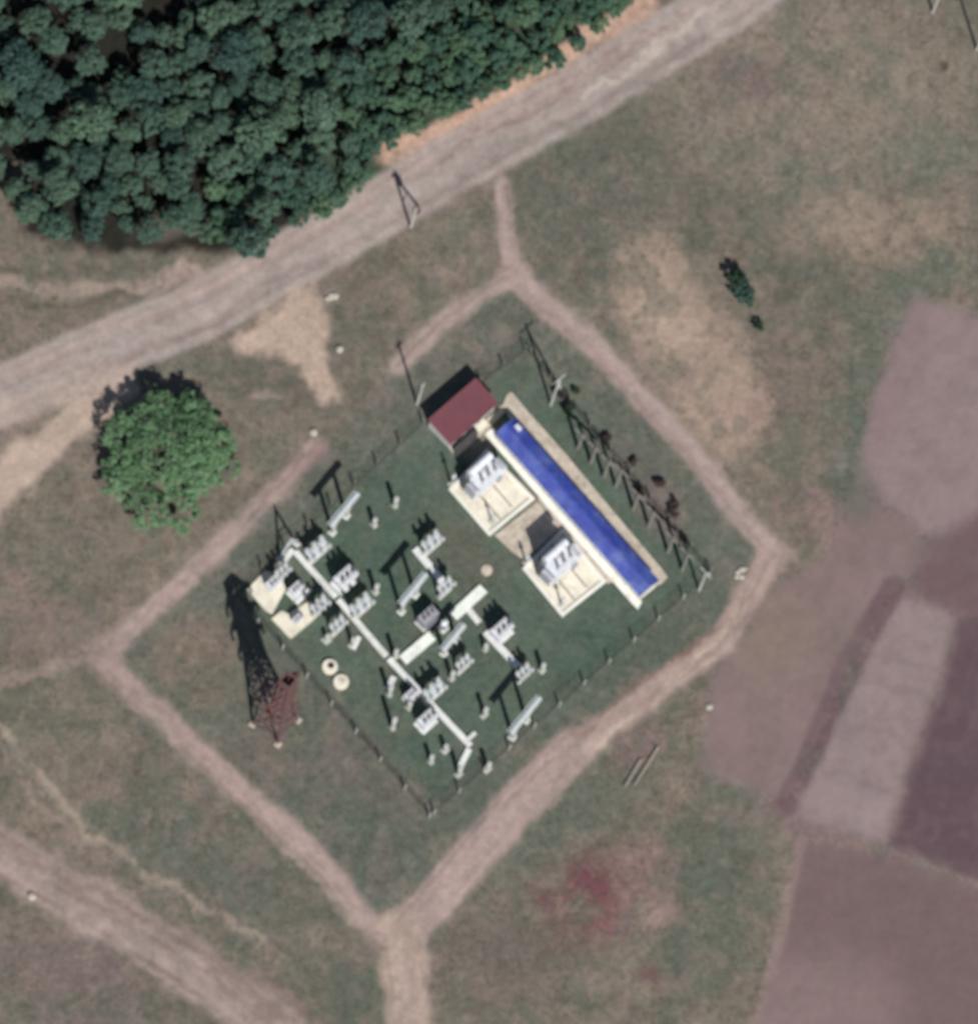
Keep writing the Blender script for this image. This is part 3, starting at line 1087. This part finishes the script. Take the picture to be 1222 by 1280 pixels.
slab('concrete_apron', 'apron', [(633, 494), (639, 490), (660, 515), (702, 562), (760, 632), (829, 714), (834, 722), (826, 730), (815, 733), (640, 530), (628, 507)], .07, kind='structure')
slab('concrete_apron', 'apron', [(618, 669), (671, 628), (700, 658), (657, 701), (640, 690)], .05, kind='structure')
slab('concrete_apron', 'apron', [(672, 620), (690, 638), (768, 726), (760, 730), (706, 664), (674, 627)], .045, kind='structure')
slab('concrete_apron', 'kerb', [(611, 537), (618, 536), (802, 752), (797, 762), (790, 755), (606, 543)], .06, kind='structure')

# red-roofed control house: local x along the ridge direction (north-east), local y north-west
hc = ((535+596+622+562)/4-2.6, (527+474+503+553)/4+8)
hrz = angle((535, 527), (596, 474))
ho = thing('control_house', 'small white control house with a red sheet roof at the north corner of the substation', 'house', hc[0], hc[1], hrz)
HL, HW = 8.3, 4.3
MB().box((0, 0, 1.2), (HL-.5, HW-.5, 2.5)).build('wall', 'wall', ho)
corrugated(-HL/2, HL/2, HW/2, 2.95, -HW/2, 2.52, .22, .018).build('roof', 'red_roof', ho)
u = MB()
u.add([(x, y, z) for x in (-HL/2+.26, HL/2-.26) for (y, z) in ((-HW/2+.26, 2.4), (HW/2-.26, 2.4), (HW/2-.26, 2.86), (-HW/2+.26, 2.48))],
      [(0, 1, 2, 3), (7, 6, 5, 4), (0, 4, 5, 1), (1, 5, 6, 2), (3, 2, 6, 7), (0, 3, 7, 4)])
u.build('parapet', 'wall', ho)
d = MB().box((1.2, -HW/2+.22, 1.05), (.95, .07, 2.05)).build('door', 'door', ho)
MB().box((1.52, -HW/2+.16, 1.05), (.12, .06, .04)).build('handle', 'steel', d)
for x in (-2.4, -.6):
    f = MB().box((x, -HW/2+.23, 1.45), (1.1, .06, 1.1)).build('window', 'steel', ho)
    MB().box((x, -HW/2+.195, 1.45), (.94, .03, .94)).build('pane', 'glass', f)
MB().box((1.2, -HW/2-.3, .05), (1.6, 1.0, .16)).build('doorstep', 'concrete', ho)
slab('concrete_path', 'apron', [(556, 553), (566, 561), (628, 506), (634, 512), (612, 534), (584, 560), (570, 572)], .05, kind='structure')


# ------------------------------------------------------------------ transformers on their pads
def pad(name, label, W, N_, E, S):
    P = [G(*W), G(*S), G(*E), G(*N_)]
    c = sum(P, Vector())/4
    t = bpy.data.objects.new(name, None)
    C.objects.link(t)
    t.location = c
    tag(t, label, 'concrete pad')
    q = [p-c for p in P]
    vs = [(p.x, p.y, -.1) for p in q]+[(p.x, p.y, .12) for p in q]
    MB().add(vs, [(3, 2, 1, 0), (4, 5, 6, 7), (0, 1, 5, 4), (1, 2, 6, 5), (2, 3, 7, 6), (3, 0, 4, 7)]).build('slab', 'concrete', t)
    for i in range(4):
        a, b = q[i], q[(i+1) % 4]
        d = (b-a).normalized()
        n = Vector((-d.y, d.x, 0))
        sh = .46 if i % 2 else 0.0
        a2, b2 = a+d*sh+n*.225, b-d*sh+n*.225
        MB().bar(a2+Vector((0, 0, .16)), b2+Vector((0, 0, .16)), .45, .40).build('kerb', 'kerb', t)
    dw = (q[1]-q[0])
    dn = (q[3]-q[0])
    for f in (.36, .66):        # rails the transformer was rolled in on
        a = q[0]+dn*f+dw*.06
        b = q[0]+dn*f+dw*.94
        MB().bar(a+Vector((0, 0, .15)), b+Vector((0, 0, .15)), .12, .12).build('rail', 'dark', t)
    return t


pad('transformer_pad', 'cream concrete transformer pad with raised kerb, nearest the red-roofed house', (560, 612), (608, 562), (668, 624), (611, 671))
pad('transformer_pad', 'cream concrete transformer pad with raised kerb, the one farther from the house', (652, 711), (703, 660), (757, 728), (702, 772))


def make_transformer(label, px, py):
    t = thing('power_transformer', label, 'transformer', px, py, RZ, 'power transformers')
    t.scale = (1.12, 1.12, 1.45)
    MB().box((0, 0, .38), (3.0, 1.5, .3)).build('base_frame', 'dark', t)
    MB().box((0, 0, 1.65), (3.3, 1.75, 2.3), bevel=.12).build('tank', 'paint', t)
    MB().box((0, 0, 2.86), (3.55, 1.95, .12)).build('tank_lid', 'paint', t)
    for sx in (-1, 1):
        r = MB()
        for k in range(9):
            r.box((sx*2.15, -.72+k*.18, 1.7), (.75, .05, 1.9))
        r.tube((sx*1.6, -.75, 2.5), (sx*2.2, -.75, 2.5), .06)
        r.bar((sx*2.15, -.78, 2.6), (sx*2.15, .78, 2.6), .12)
        r.bar((sx*2.15, -.78, .8), (sx*2.15, .78, .8), .12)
        r.build('radiator', 'paint', t)
    c = MB()
    c.lathe((-1.7, 1.25, 3.7), [(.3, 0), (.5, .05), (.5, 3.35), (.3, 3.4)], 16, 'x')
    k = MB()  # fins added under the conservator so its shadow joins the tank's
    for i in range(12):
        k.box((-1.55+i*.28, 1.3, 2.0), (.08, .75, 2.4))
    k.bar((-1.6, 1.3, 3.1), (1.6, 1.3, 3.1), .5, .12)
    k.bar((-1.6, 1.3, .75), (1.6, 1.3, .75), .5, .12)
    k.build('shadow_fill_fins', 'paint_dull', t)
    cv = c.build('conservator', 'paint', t, smooth=False)
    b = MB()
    for x in (-.9, .8):
        b.bar((x, .9, 2.9), (x, 1.25, 3.4), .1)
        b.bar((x, .9, 1.0), (x, 1.3, 3.4), .08)
    b.build('conservator_bracket', 'steel', t)
    for k in (-1, 0, 1):
        MB().insulator((k*1.0, -.45, 2.92), 1.25, .15, 7).tube((k*1.0, -.45, 4.1), (k*1.0, -.45, 4.4), .03).build('high_voltage_bushing', 'porcelain_grey', t)
        MB().insulator((k*.5, .45, 2.92), .5, .1, 4).tube((k*.5, .45, 3.4), (k*.5, .45, 3.6), .03).build('low_voltage_bushing', 'porcelain_grey', t)
    MB().box((1.2, -1.05, 1.6), (.6, .3, .9), bevel=.03).build('control_box', 'paint_dull', t)
    return t


make_transformer('large grey-white power transformer on the pad nearest the red-roofed house', 604, 606)
make_transformer('large grey-white power transformer on the pad farther from the house', 698, 714)


# ------------------------------------------------------------------ posts, poles, gantries
def post(label, px, py, h, r=.16, head='insulator', rz=RZ, name='support_post', cat='post', group=None, base=True):
    t = thing(name, label, cat, px, py, rz, group)
    MB().tube((0, 0, -.2), (0, 0, h*.72 if head == 'insulator' else h), r, r*.85, 10).build('shaft', 'post', t)
    if head == 'insulator':
        MB().box((0, 0, h*.72+.04), (.5, .5, .08)).build('cap_plate', 'steel', t)
        MB().insulator((0, 0, h*.72+.08), h*.28-.08, max(.13, r*.75), 5).build('insulator', 'porcelain_grey', t)
    if base:
        MB().box((0, 0, .06), (.6+.5*((px*7+py*3) % 11)/10, .6+.45*((px*5+py*11) % 13)/12, .24), bevel=.05).build('footing', 'post', t)
    return t


post('thin bus post at the western corner of the pad nearest the house', 564, 606, 4.6)
post('thin bus post inside the southern corner of the pad nearest the house', 614, 652, 3.2)
post('thin bus post at the western corner of the pad farther from the house', 657, 704, 3.2)
post('thin bus post inside the southern corner of the pad farther from the house', 701, 756, 3.6)


def gantry(label, px, py, h, blen, sep, rz, lean=0):
    t = thing('line_gantry', label, 'gantry', px, py, rz, 'two-legged line gantries')
    for s in (-1, 1):
        MB().tube((s*sep/2, 0, -.2), (s*sep/2, 0, h), .31, .25, 10).build('leg', 'post', t)
        MB().box((s*sep/2, 0, .05), (.9, .9, .26), bevel=.05).build('footing', 'duct', t)
    b = MB()
    bw = .8
    for y in (-bw/2, bw/2):
        b.bar((-blen/2, y, h+.06), (blen/2, y, h+.06), .12)
    b.bar((-blen/2, 0, h+.36), (blen/2, 0, h+.36), .10)
    n = int(blen/.55)
    for i in range(n+1):
        x = -blen/2+blen*i/n
        s = 1 if i % 2 else -1
        b.bar((x, -bw/2*s, h+.06), (min(blen/2, x+.5), bw/2*s, h+.06), .06)
        b.bar((x, -bw/2, h+.06), (x, 0, h+.36), .05)
        b.bar((x, bw/2, h+.06), (x, 0, h+.36), .05)
    b.box((0, 0, h+.08), (blen*.98, .56, .03))
    b.build('beam', 'steel', t)
    for k in (-1, 0, 1):
        MB().insulator((k*blen*.36, .34, h-.75), .75, .1, 6).build('insulator_string', 'porcelain', t)
    return t


GRZ = angle((0, 0), (.65, -.76))
gantry('light two-legged line gantry at the north-west fence, nearest the big tree', 424, 655, 6.2, 5.6, 2.8, GRZ)
gantry('light two-legged line gantry in the middle, left of the crossing white duct slabs', 510, 754, 6.2, 5.2, 2.8, GRZ)
gantry('light two-legged line gantry by the south-east fence', 649, 911, 6.2, 6.0, 2.8, GRZ)
gantry('low two-legged gantry right of the white tank, amid the duct slabs', 562, 808, 4.0, 4.4, 2.4, GRZ)

# A-frame mast near the west corner
t = thing('mast', 'steel A-frame mast beside the western end of the long duct', 'mast', 360, 689, angle((349, 698), (371, 679)))
hw = (G(371, 679)-G(349, 698)).length/2
for s in (-1, 1):
    MB().tube((s*hw, 0, -.2), (0, 0, 5.9), .2, .14, 8).build('leg', 'steel', t)
    MB().box((s*hw, 0, .05), (.8, .8, .26), bevel=.05).build('footing', 'duct', t)
MB().bar((-hw*.5, 0, 3.0), (hw*.5, 0, 3.0), .12).build('brace', 'steel', t)
MB().insulator((0, 0, 5.85), .6, .12, 5).build('insulator', 'porcelain', t)


def utility_pole(label, px, py, h, arm=1.8, rz=RZ, two=None, m='post', trafo=False, name='utility_pole', thick=1.0):
    t = thing(name, label, 'pole', px, py, rz)
    MB().tube((0, 0, -.3), (0, 0, h), .19*thick, .13*thick, 10).build('shaft', m, t)
    if two:
        q = wpt(t, *two)
        MB().tube((q.x, q.y, -.3), (0, 0, h*.93), .17, .12, 10).build('strut', m, t)
        z = h*.45
        MB().bar((0, 0, z), (q.x*.5, q.y*.5, h*.47), .1).build('brace', 'steel', t)
    if arm:
        MB().bar((-arm/2, 0, h-.35), (arm/2, 0, h-.35), .12*thick**2).build('crossarm', 'steel' if thick == 1 else m, t)
        for k in (-1, 0, 1):
            MB().insulator((k*arm*.45, 0, h-.29 if k else h), .3, .07, 3, 6).build('insulator', 'porcelain', t)
    if trafo:
        MB().box((.32, 0, h-1.3), (.55, .8, 1.1), bevel=.05).build('switch_box', 'rust', t)
    return t


utility_pole('pale concrete two-legged pole standing on the road verge with a rusty box on top', 513, 284, 7.8, .9, RZ, (524, 258), trafo=True)
utility_pole('single concrete pole outside the wall of the red-roofed house', 521, 505, 8.6, .9)
utility_pole('tall two-legged concrete pole above the blue roof, by the purple-brown bush', 688, 506, 11.3, 2.2, RZ, (700, 486))
utility_pole('concrete pole at the north-east edge of the meadow, cut by the picture edge', 1220, 62, 8.0, 1.6)
utility_pole('concrete pole at the top picture edge above the dry meadow', 1165, 15, 7.0, 1.4)
for k, (px, py, h) in enumerate(((722, 560, 5.6), (738, 578, 6.2), (754, 596, 6.6), (769, 608, 7.2), (791, 636, 6.2), (810, 657, 6.0), (834, 690, 6.2), (852, 712, 7.0))):
    utility_pole(('first', 'second', 'third', 'fourth', 'fifth', 'sixth', 'seventh', 'eighth')[k]+' weathered feeder pole from the house in the row along the blue roof', px, py, h, 2.8, RZ+R(90), m='old_post', name='feeder_pole', thick=1.4)
utility_pole('tall pale feeder pole standing alone in the eastern corner of the fence', 873, 738, 8.2, 2.2, RZ+R(90), name='feeder_pole')

# small posts of the yard
for (px, py, h, lab) in ((493, 632, 3.2, 'insulator post right of the gantry by the north-west fence'),
                         (467, 656, 2.4, 'short insulator post between the north-west gantry and the yard'),
                         (469, 740, 3.0, 'insulator post left of the middle gantry legs'),
                         (677, 838, 2.6, 'insulator post at the eastern end of the short duct'),
                         (564, 848, 2.8, 'insulator post below the low gantry'),
                         (605, 894, 3.0, 'insulator post left of the south-east gantry'),
                         (538, 952, 2.4, 'insulator post on the pale bare ground near the southern corner'),
                         (490, 910, 4.4, 'tall insulator post left of the southern half of the long duct'),
                         (486, 868, 3.6, 'insulator post at the small duct branch below the junction'),
                         (556, 938, 2.0, 'short insulator post just left of the hooked end of the long duct'),
                         (573, 968, 3.2, 'insulator post at the hooked end of the long duct'),
                         (606, 812, 2.0, 'short insulator post below the end of the grey breaker by the short duct'),
                         (396, 765, 3.0, 'insulator post between the long duct and the cream slabs'),
                         (440, 806, 2.6, 'insulator post left of the long duct above the round wells'),
                         (511, 884, 2.0, 'short insulator post left of the southern half of the long duct'),
                         (609, 962, 2.8, 'insulator post between the hooked duct end and the south-east fence'),
                         (493, 822, 3.2, 'insulator post at the junction of the long duct and the thick white slab'),
                         (408, 800, 1.6, 'low insulator post above the round wells'),
                         ):
    post(lab, px, py, h, .34, rz=RZ)


# ------------------------------------------------------------------ yard equipment
def breaker(label, px, py, s=1.0, rz=RZ):
    """oil circuit breaker: tank on a steel stand with six bushings"""
    t = thing('circuit_breaker', label, 'circuit breaker', px, py, rz, 'yard switchgear')
    for sx in (-1, 1):
        for sy in (-1, 1):
            MB().bar((sx*.8*s, sy*.5*s, -.1), (sx*.8*s, sy*.5*s, 1.0*s), .12).build('leg', 'steel', t)
    MB().box((0, 0, .04), (2.3*s, 1.7*s, .18)).build('foundation', 'duct', t)
    MB().box((0, 0, 1.55*s), (2.0*s, 1.25*s, 1.1*s), bevel=.1).build('tank', 'paint', t)
    MB().box((0, 0, 2.14*s), (2.15*s, 1.4*s, .08)).build('lid', 'paint', t)
    for k in (-1, 0, 1):
        for sy in (-1, 1):
            MB().insulator((k*.65*s, sy*.42*s, 2.18*s), .8*s, .18*s, 5).build('bushing', 'porcelain_grey', t)
    MB().box((1.2*s, 0, 1.1*s), (.4*s, .7*s, .9*s), bevel=.03).build('drive_box', 'paint_dull', t)
    return t


def disconnector(label, px, py, s=1.0, rz=RZ, h=2.6):
    """three-pole disconnector on a portal frame"""
    t = thing('disconnector', label, 'disconnector', px, py, rz, 'yard switchgear')
    for sx in (-1, 1):
        MB().tube((sx*1.0*s, 0, -.2), (sx*1.0*s, 0, h), .26, .22, 10).build('leg', 'post', t)
    MB().box((0, 0, .04), (2.6*s, .8*s, .2)).build('foundation', 'duct', t)
    f = MB()
    for y in (-.45, .45):
        f.bar((-1.35*s, y*s, h+.08), (1.35*s, y*s, h+.08), .16)
    for x in (-1.0, 0, 1.0):
        f.bar((x*s, -.8*s, h+.19), (x*s, .8*s, h+.19), .42, .06)
    f.box((0, 0, h+.1), (2.5*s, .6*s, .05))
    f.build('frame', 'steel', t)
    for x in (-1.0, 0, 1.0):
        for y in (-.62, .62):
            MB().insulator((x*s, y*s, h+.22), .6, .2, 5).build('insulator', 'porcelain_grey', t)
        MB().bar((x*s, -.62*s, h+.82), (x*s, .62*s, h+.82), .07).build('blade', 'steel', t)
    return t


disconnector('three-pole disconnector on the upper side of the long duct, next to the A-frame mast', 395, 694, 1.25, RZ)
breaker('white oil circuit breaker on the upper side of the long duct near its western end', 430, 728, 1.3, RZ)
disconnector('three-pole disconnector on the upper side of the long duct, below the white breaker', 450, 764, 1.2, RZ)
disconnector('three-pole disconnector on the lower side of the long duct, above the cream slabs', 398, 764, 0.96, RZ)
breaker('small circuit breaker standing on the upper cream slab at the western corner', 341, 733, 0.92, RZ)
breaker('small circuit breaker at the inner corner between the two cream slabs', 369, 740, 0.85, RZ)
disconnector('three-pole disconnector at the head of the upper short duct', 538, 685, 1.1, RZ)
breaker('grey circuit breaker beside the lower short duct', 625, 793, 1.25, RZ)
disconnector('three-pole disconnector right of the long duct, below the junction', 541, 870, 1.15, RZ)
breaker('circuit breaker on the left side of the long duct near its southern end', 532, 904, 1.1, RZ)
disconnector('small disconnector at the eastern end of the lower short duct', 653, 847, .8, RZ, 2.3)
breaker('grey-white breaker left of the long duct between junction stub and southern breaker', 512, 872, .75, RZ)
disconnector('three-pole disconnector left of the long duct just above the round wells', 421, 788, .85, RZ, 2.4)
disconnector('three-pole disconnector at the top of the western cluster, behind the upper cream slab', 352, 722, .75, RZ, 2.6)
breaker('small breaker on the lower cream slab at the western corner', 371, 777, .65, RZ)
disconnector('three-pole disconnector above the crossing thick slab, right of the middle gantry', 555, 741, .85, RZ, 2.8)
disconnector('three-pole disconnector below the low gantry, right of the junction', 578, 836, .8, RZ, 2.4)
t = thing('auxiliary_transformer', 'dull grey auxiliary transformer box between the two thick white duct slabs', 'transformer', 533, 776, RZ)
MB().box((0, 0, .1), (2.6, 1.7, .3)).build('foundation', 'duct', t)
MB().box((0, 0, 1.35), (2.3, 1.3, 2.1), bevel=.1).build('tank', 'paint_dull', t)
MB().box((0, 0, 2.45), (2.5, 1.5, .08)).build('lid', 'paint_dull', t)
for k in (-1, 0, 1):
    MB().insulator((k*.7, 0, 2.5), .7, .12, 5).build('bushing', 'porcelain', t)
r = MB()
for k in range(8):
    r.box((-1.0+k*.28, -.85, 1.35), (.05, .4, 1.5))
r.build('radiator', 'paint_dull', t)
t = thing('surge_tank', 'upright white round tank between the duct slabs', 'tank', 553, 786, RZ)
MB().box((0, 0, .3), (1.1, 1.1, .7)).build('plinth', 'duct', t)
MB().lathe((0, 0, .66), [(.45, 0), (.5, .1), (.5, 2.1), (.4, 2.35), (.15, 2.5)], 16).build('vessel', 'paint', t)
MB().insulator((0, 0, 3.1), .6, .14, 4).build('bushing', 'porcelain_grey', t)

# cream slabs at the western corner
slab('foundation_slab', 'concrete', [(309, 737), (331, 714), (350, 720), (357, 737), (340, 768), (331, 763)], .32, 'upper cream concrete foundation slab at the western corner of the yard', 'concrete slab')
slab('foundation_slab', 'concrete', [(339, 774), (352, 764), (360, 768), (386, 752), (391, 776), (363, 799)], .3, 'lower cream concrete foundation slab at the western corner of the yard', 'concrete slab')


# ------------------------------------------------------------------ cable ducts
def duct(label, pts, w, h=.28, m='duct', cat='cable duct'):
    """concrete trough with cover slabs laid side by side"""
    P = [G(*p) for p in pts]
    t = bpy.data.objects.new('cable_duct', None)
    C.objects.link(t)
    t.location = P[0]
    tag(t, label, cat)
    tr, sl_ = MB(), MB()
    rg = random.Random(int(pts[0][0]))
    for k, (a, b) in enumerate(zip(P[:-1], P[1:])):
        a, b = a-P[0], b-P[0]
        d = (b-a)
        L = d.length
        d.normalize()
        n = Vector((-d.y, d.x, 0))
        if k:
            a = a+d*w*.52
            L -= w*.52
        rz = math.atan2(d.y, d.x)
        z = h-.12
        for s in (-1, 1):
            tr.bar(a+n*(s*(w/2-.06))+Vector((0, 0, (z-.15)/2)), a+d*L+n*(s*(w/2-.06))+Vector((0, 0, (z-.15)/2)), .12, z+.15)
        m_ = max(1, round(L/.6))
        for i in range(m_):
            c = a+d*(L*(i+.5)/m_)+n*rg.uniform(-.015, .015)
            sl_.box((c.x, c.y, h-.06+rg.uniform(-.012, .012)), (L/m_-.025, w+.04, .11), rz+rg.uniform(-.012, .012), bevel=.015)
    tr.build('trough', 'duct', t)
    o = sl_.build('cover_slabs', m, t)
    o['kind'] = 'stuff'
    return t


duct('long straight white cable duct crossing the yard, hooked at both ends', [(351, 706), (366, 687), (420, 747), (483, 821), (588, 933), (573, 962)], .72)
duct('thick white duct slab from the junction towards the grey box', [(503, 826), (540, 795)], 1.35, .34, 'bright')
duct('thick white duct slab crossing the short duct in the middle of the yard', [(566, 771), (604, 736)], 1.35, .34, 'bright')
duct('upper short white cable duct running down from a disconnector', [(518, 686), (561, 737)], .9)
duct('shortest white cable duct, just below the crossing thick slab', [(582, 759), (599, 779)], .75)
duct('lower short white cable duct beside the grey circuit breaker', [(606, 790), (647, 834)], .85)
duct('stub of duct branching left just below the junction', [(492, 846), (484, 863)], .75)
duct('stub of duct branching left near the southern end of the long duct', [(535, 899), (526, 915)], .75)
duct('stub of duct branching right near the southern end of the long duct', [(585, 924), (594, 916)], .5)
duct('stub of duct left of the long duct near the cream slabs', [(370, 755), (388, 736)], .6)
duct('stub of duct branching left above the round wells', [(449, 796), (441, 812)], .6)

# round wells
for (px, py, lab) in ((412, 834, 'round cream concrete well cover, the upper of the touching pair'), (426, 853, 'round cream concrete well cover, the lower of the touching pair')):
    t = thing('well_cover', lab, 'well cover', px, py, 0, 'round wells')
    MB().lathe((0, 0, -.1), [(.98, 0), (.98, .5), (.9, .56), (.45, .56)], 28).build('ring', 'concrete', t)
    MB().lathe((.12, .12, .44), [(.42, 0), (.42, .06), (.36, .09)], 20).build('hatch', 'dark' if py < 840 else 'apron', t)
t = thing('well_cover', 'single small pale well cover on the bare strip beside the transformer pads', 'well cover', 608, 713, 0)
MB().lathe((0, 0, -.1), [(.72, 0), (.72, .3), (.6, .34)], 22).build('ring', 'apron', t)
MB().lathe((0, 0, .2), [(.4, 0), (.4, .08), (.3, .1)], 16).build('hatch', 'apron', t)


# ------------------------------------------------------------------ lattice tower
t = thing('lattice_tower', 'rusty lattice power pylon outside the yard, with a long dark shadow', 'pylon', 344, 903, RZ+R(8))
ZB, ZW, ZT = 0, 9.5, 19.5
B0, B1, B2 = 2.0, .95, .75


def hw_at(z):
    return B0+(B1-B0)*z/ZW if z < ZW else B1+(B2-B1)*(z-ZW)/(ZT-ZW)


for sx in (-1, 1):
    for sy in (-1, 1):
        l = MB()
        l.bar((sx*B0, sy*B0, -.2), (sx*B1, sy*B1, ZW), .26)
        l.bar((sx*B1, sy*B1, ZW), (sx*B2, sy*B2, ZT), .26)
        lo = l.build('leg', 'rust', t)
        MB().box((sx*B0, sy*B0, .08), (.8, .8, .36), bevel=.06).build('footing', 'apron', lo)
lev = [0, 3.2, 5.8, 7.9, 9.5]+[9.5+1.0*i for i in range(1, 11)]
for fx, fy in ((1, 0), (-1, 0), (0, 1), (0, -1)):
    b = MB()
    for z0, z1 in zip(lev[:-1], lev[1:]):
        a0, a1 = hw_at(z0), hw_at(z1)

        def P_(s, a, z):
            return (fx*a if fx else s*a, fy*a if fy else s*a, z)
        th = .13 if z0 < 7 else .19
        b.bar(P_(-1, a0, z0), P_(1, a1, z1), th)
        b.bar(P_(1, a0, z0), P_(-1, a1, z1), th)
        b.bar(P_(-1, a1, z1), P_(1, a1, z1), th)
    b.build('bracing', 'rust', t)
for z, ln in ((11.6, 2.3), (14.6, 2.5), (17.6, 2.2)):
    a = MB()
    for s in (-1, 1):
        for y in (-1, 1):
            a.bar((s*.6, y*.55, z), (s*ln, 0, z+.05), .2)
            a.bar((s*.6, y*.55, z+1.0), (s*ln, 0, z+.05), .17)
        for f in (.3, .55, .8):
            x = s*(.6+(ln-.6)*f)
            a.bar((x, -.55*(1-f), z+.03), (x, .55*(1-f), z+.03), .07)
            a.bar((x, 0, z+.03), (x, 0, z+1.0*(1-f)), .07)
    a.bar((-ln, 0, z+.05), (ln, 0, z+.05), .14)
    ao = a.build('crossarm', 'rust', t)
    for s in (-1, 1):
        MB().insulator((s*ln, 0, z-1.2), 1.2, .14, 9).build('insulator_string', 'porcelain', ao)
MB().tube((0, 0, ZT-.2), (0, 0, ZT+1.2), .08, .04, 6).build('spike', 'rust', t)


# ------------------------------------------------------------------ fence
def fence(label, a, b, n, pmat='post'):
    A, B = G(*a), G(*b)
    t = bpy.data.objects.new('fence', None)
    C.objects.link(t)
    t.location = A
    t.rotation_euler = (0, 0, math.atan2((B-A).y, (B-A).x))
    L = (B-A).length
    tag(t, label, 'fence')
    pm = None
    for i in range(n+1):
        x = L*i/n
        if pm is None:
            o = MB().box((0, 0, .9), (.18, .18, 2.2), bevel=.04).build('post', pmat, t)
            pm = o
        else:
            o = pm.copy()
            C.objects.link(o)
            o.parent = t
        o.location = (x, 0, 0)
    for z in (.25, .7, 1.15, 1.55, 1.9):
        MB().bar((0, .135, z), (L, .135, z), .02).build('wire', 'dark', t)
    msh = MB()
    k = int(L/.33)
    for i in range(k+1):
        msh.bar((L*i/k, .13, .1), (L*i/k, .13, 1.93), .014)
    o = msh.build('mesh_wires', 'dark', t)
    o['kind'] = 'stuff'
    return t


fence('wire fence with white posts along the south-western side of the yard', (292, 742), (536, 1022), 8)
fence('wire fence with white posts along the south-eastern side of the yard', (542, 1018), (884, 722), 11)
fence('wire fence along the north-eastern side of the yard behind the feeder poles', (887, 716), (662, 442), 9, 'wood')
fence('wire fence along the north-western side from the pylon corner to the red-roofed house', (528, 530), (298, 737), 8, 'wood')
fence('short piece of wire fence from the red-roofed house to the northern corner', (656, 439), (600, 478), 2, 'wood')


# ------------------------------------------------------------------ loose things
def stone(label, px, py, r, seed, n=1, cat='stone', name='stone', m='stone'):
    t = thing(name, label, cat, px, py, 0)
    rg = random.Random(seed)
    for k in range(n):
        cx, cy = (rg.uniform(-r, r), rg.uniform(-r, r)) if n > 1 else (0, 0)
        q = r if n == 1 else r*rg.uniform(.3, .6)
        prof = [(q*.8, -.1), (q, q*.2), (q*.8, q*.55), (q*.35, q*.75)]
        mb = MB().lathe((cx, cy, 0), prof, 9)
        mb.v = [(x+rg.uniform(-.15, .15)*q, y+rg.uniform(-.15, .15)*q, z+rg.uniform(-.08, .08)*q) for x, y, z in mb.v]
        mb.build('boulder' if n == 1 else 'rubble', m, t)
    return t


stone('pale boulder at the end of the pinkish path below the sand patch', 392, 541, .55, 1)
stone('pale rubble heap in the eastern corner outside the fence', 925, 717, .7, 2, 6, 'rubble heap', 'rubble_heap')
stone('pale rubble heap at the road edge above the sand patch', 414, 374, .9, 3, 7, 'rubble heap', 'rubble_heap')
stone('single pale stone at the edge of the south-western track', 40, 1121, .55, 4)
stone('small pale stone at the left edge of the purple field', 886, 884, .45, 5)
stone('single pale stone right of the sand patch below the road', 424, 437, .5, 7)
for (a, b, lab) in (((822, 934), (792, 982), 'longer pale log lying in the grass right of the south-eastern path'), ((800, 950), (780, 984), 'shorter pale log lying beside the longer one')):
    t = thing('log', lab, 'log', a[0], a[1], 0)
    d = G(*b)-G(*a)
    MB().tube((0, 0, .2), (d.x, d.y, .17), .2, .15, 10).build('trunk', 'wood', t)
    MB().tube((d.x*.45, d.y*.45, .2), (d.x*.5+.5, d.y*.5+.1, .45), .06, .04, 6).build('branch', 'wood', t)
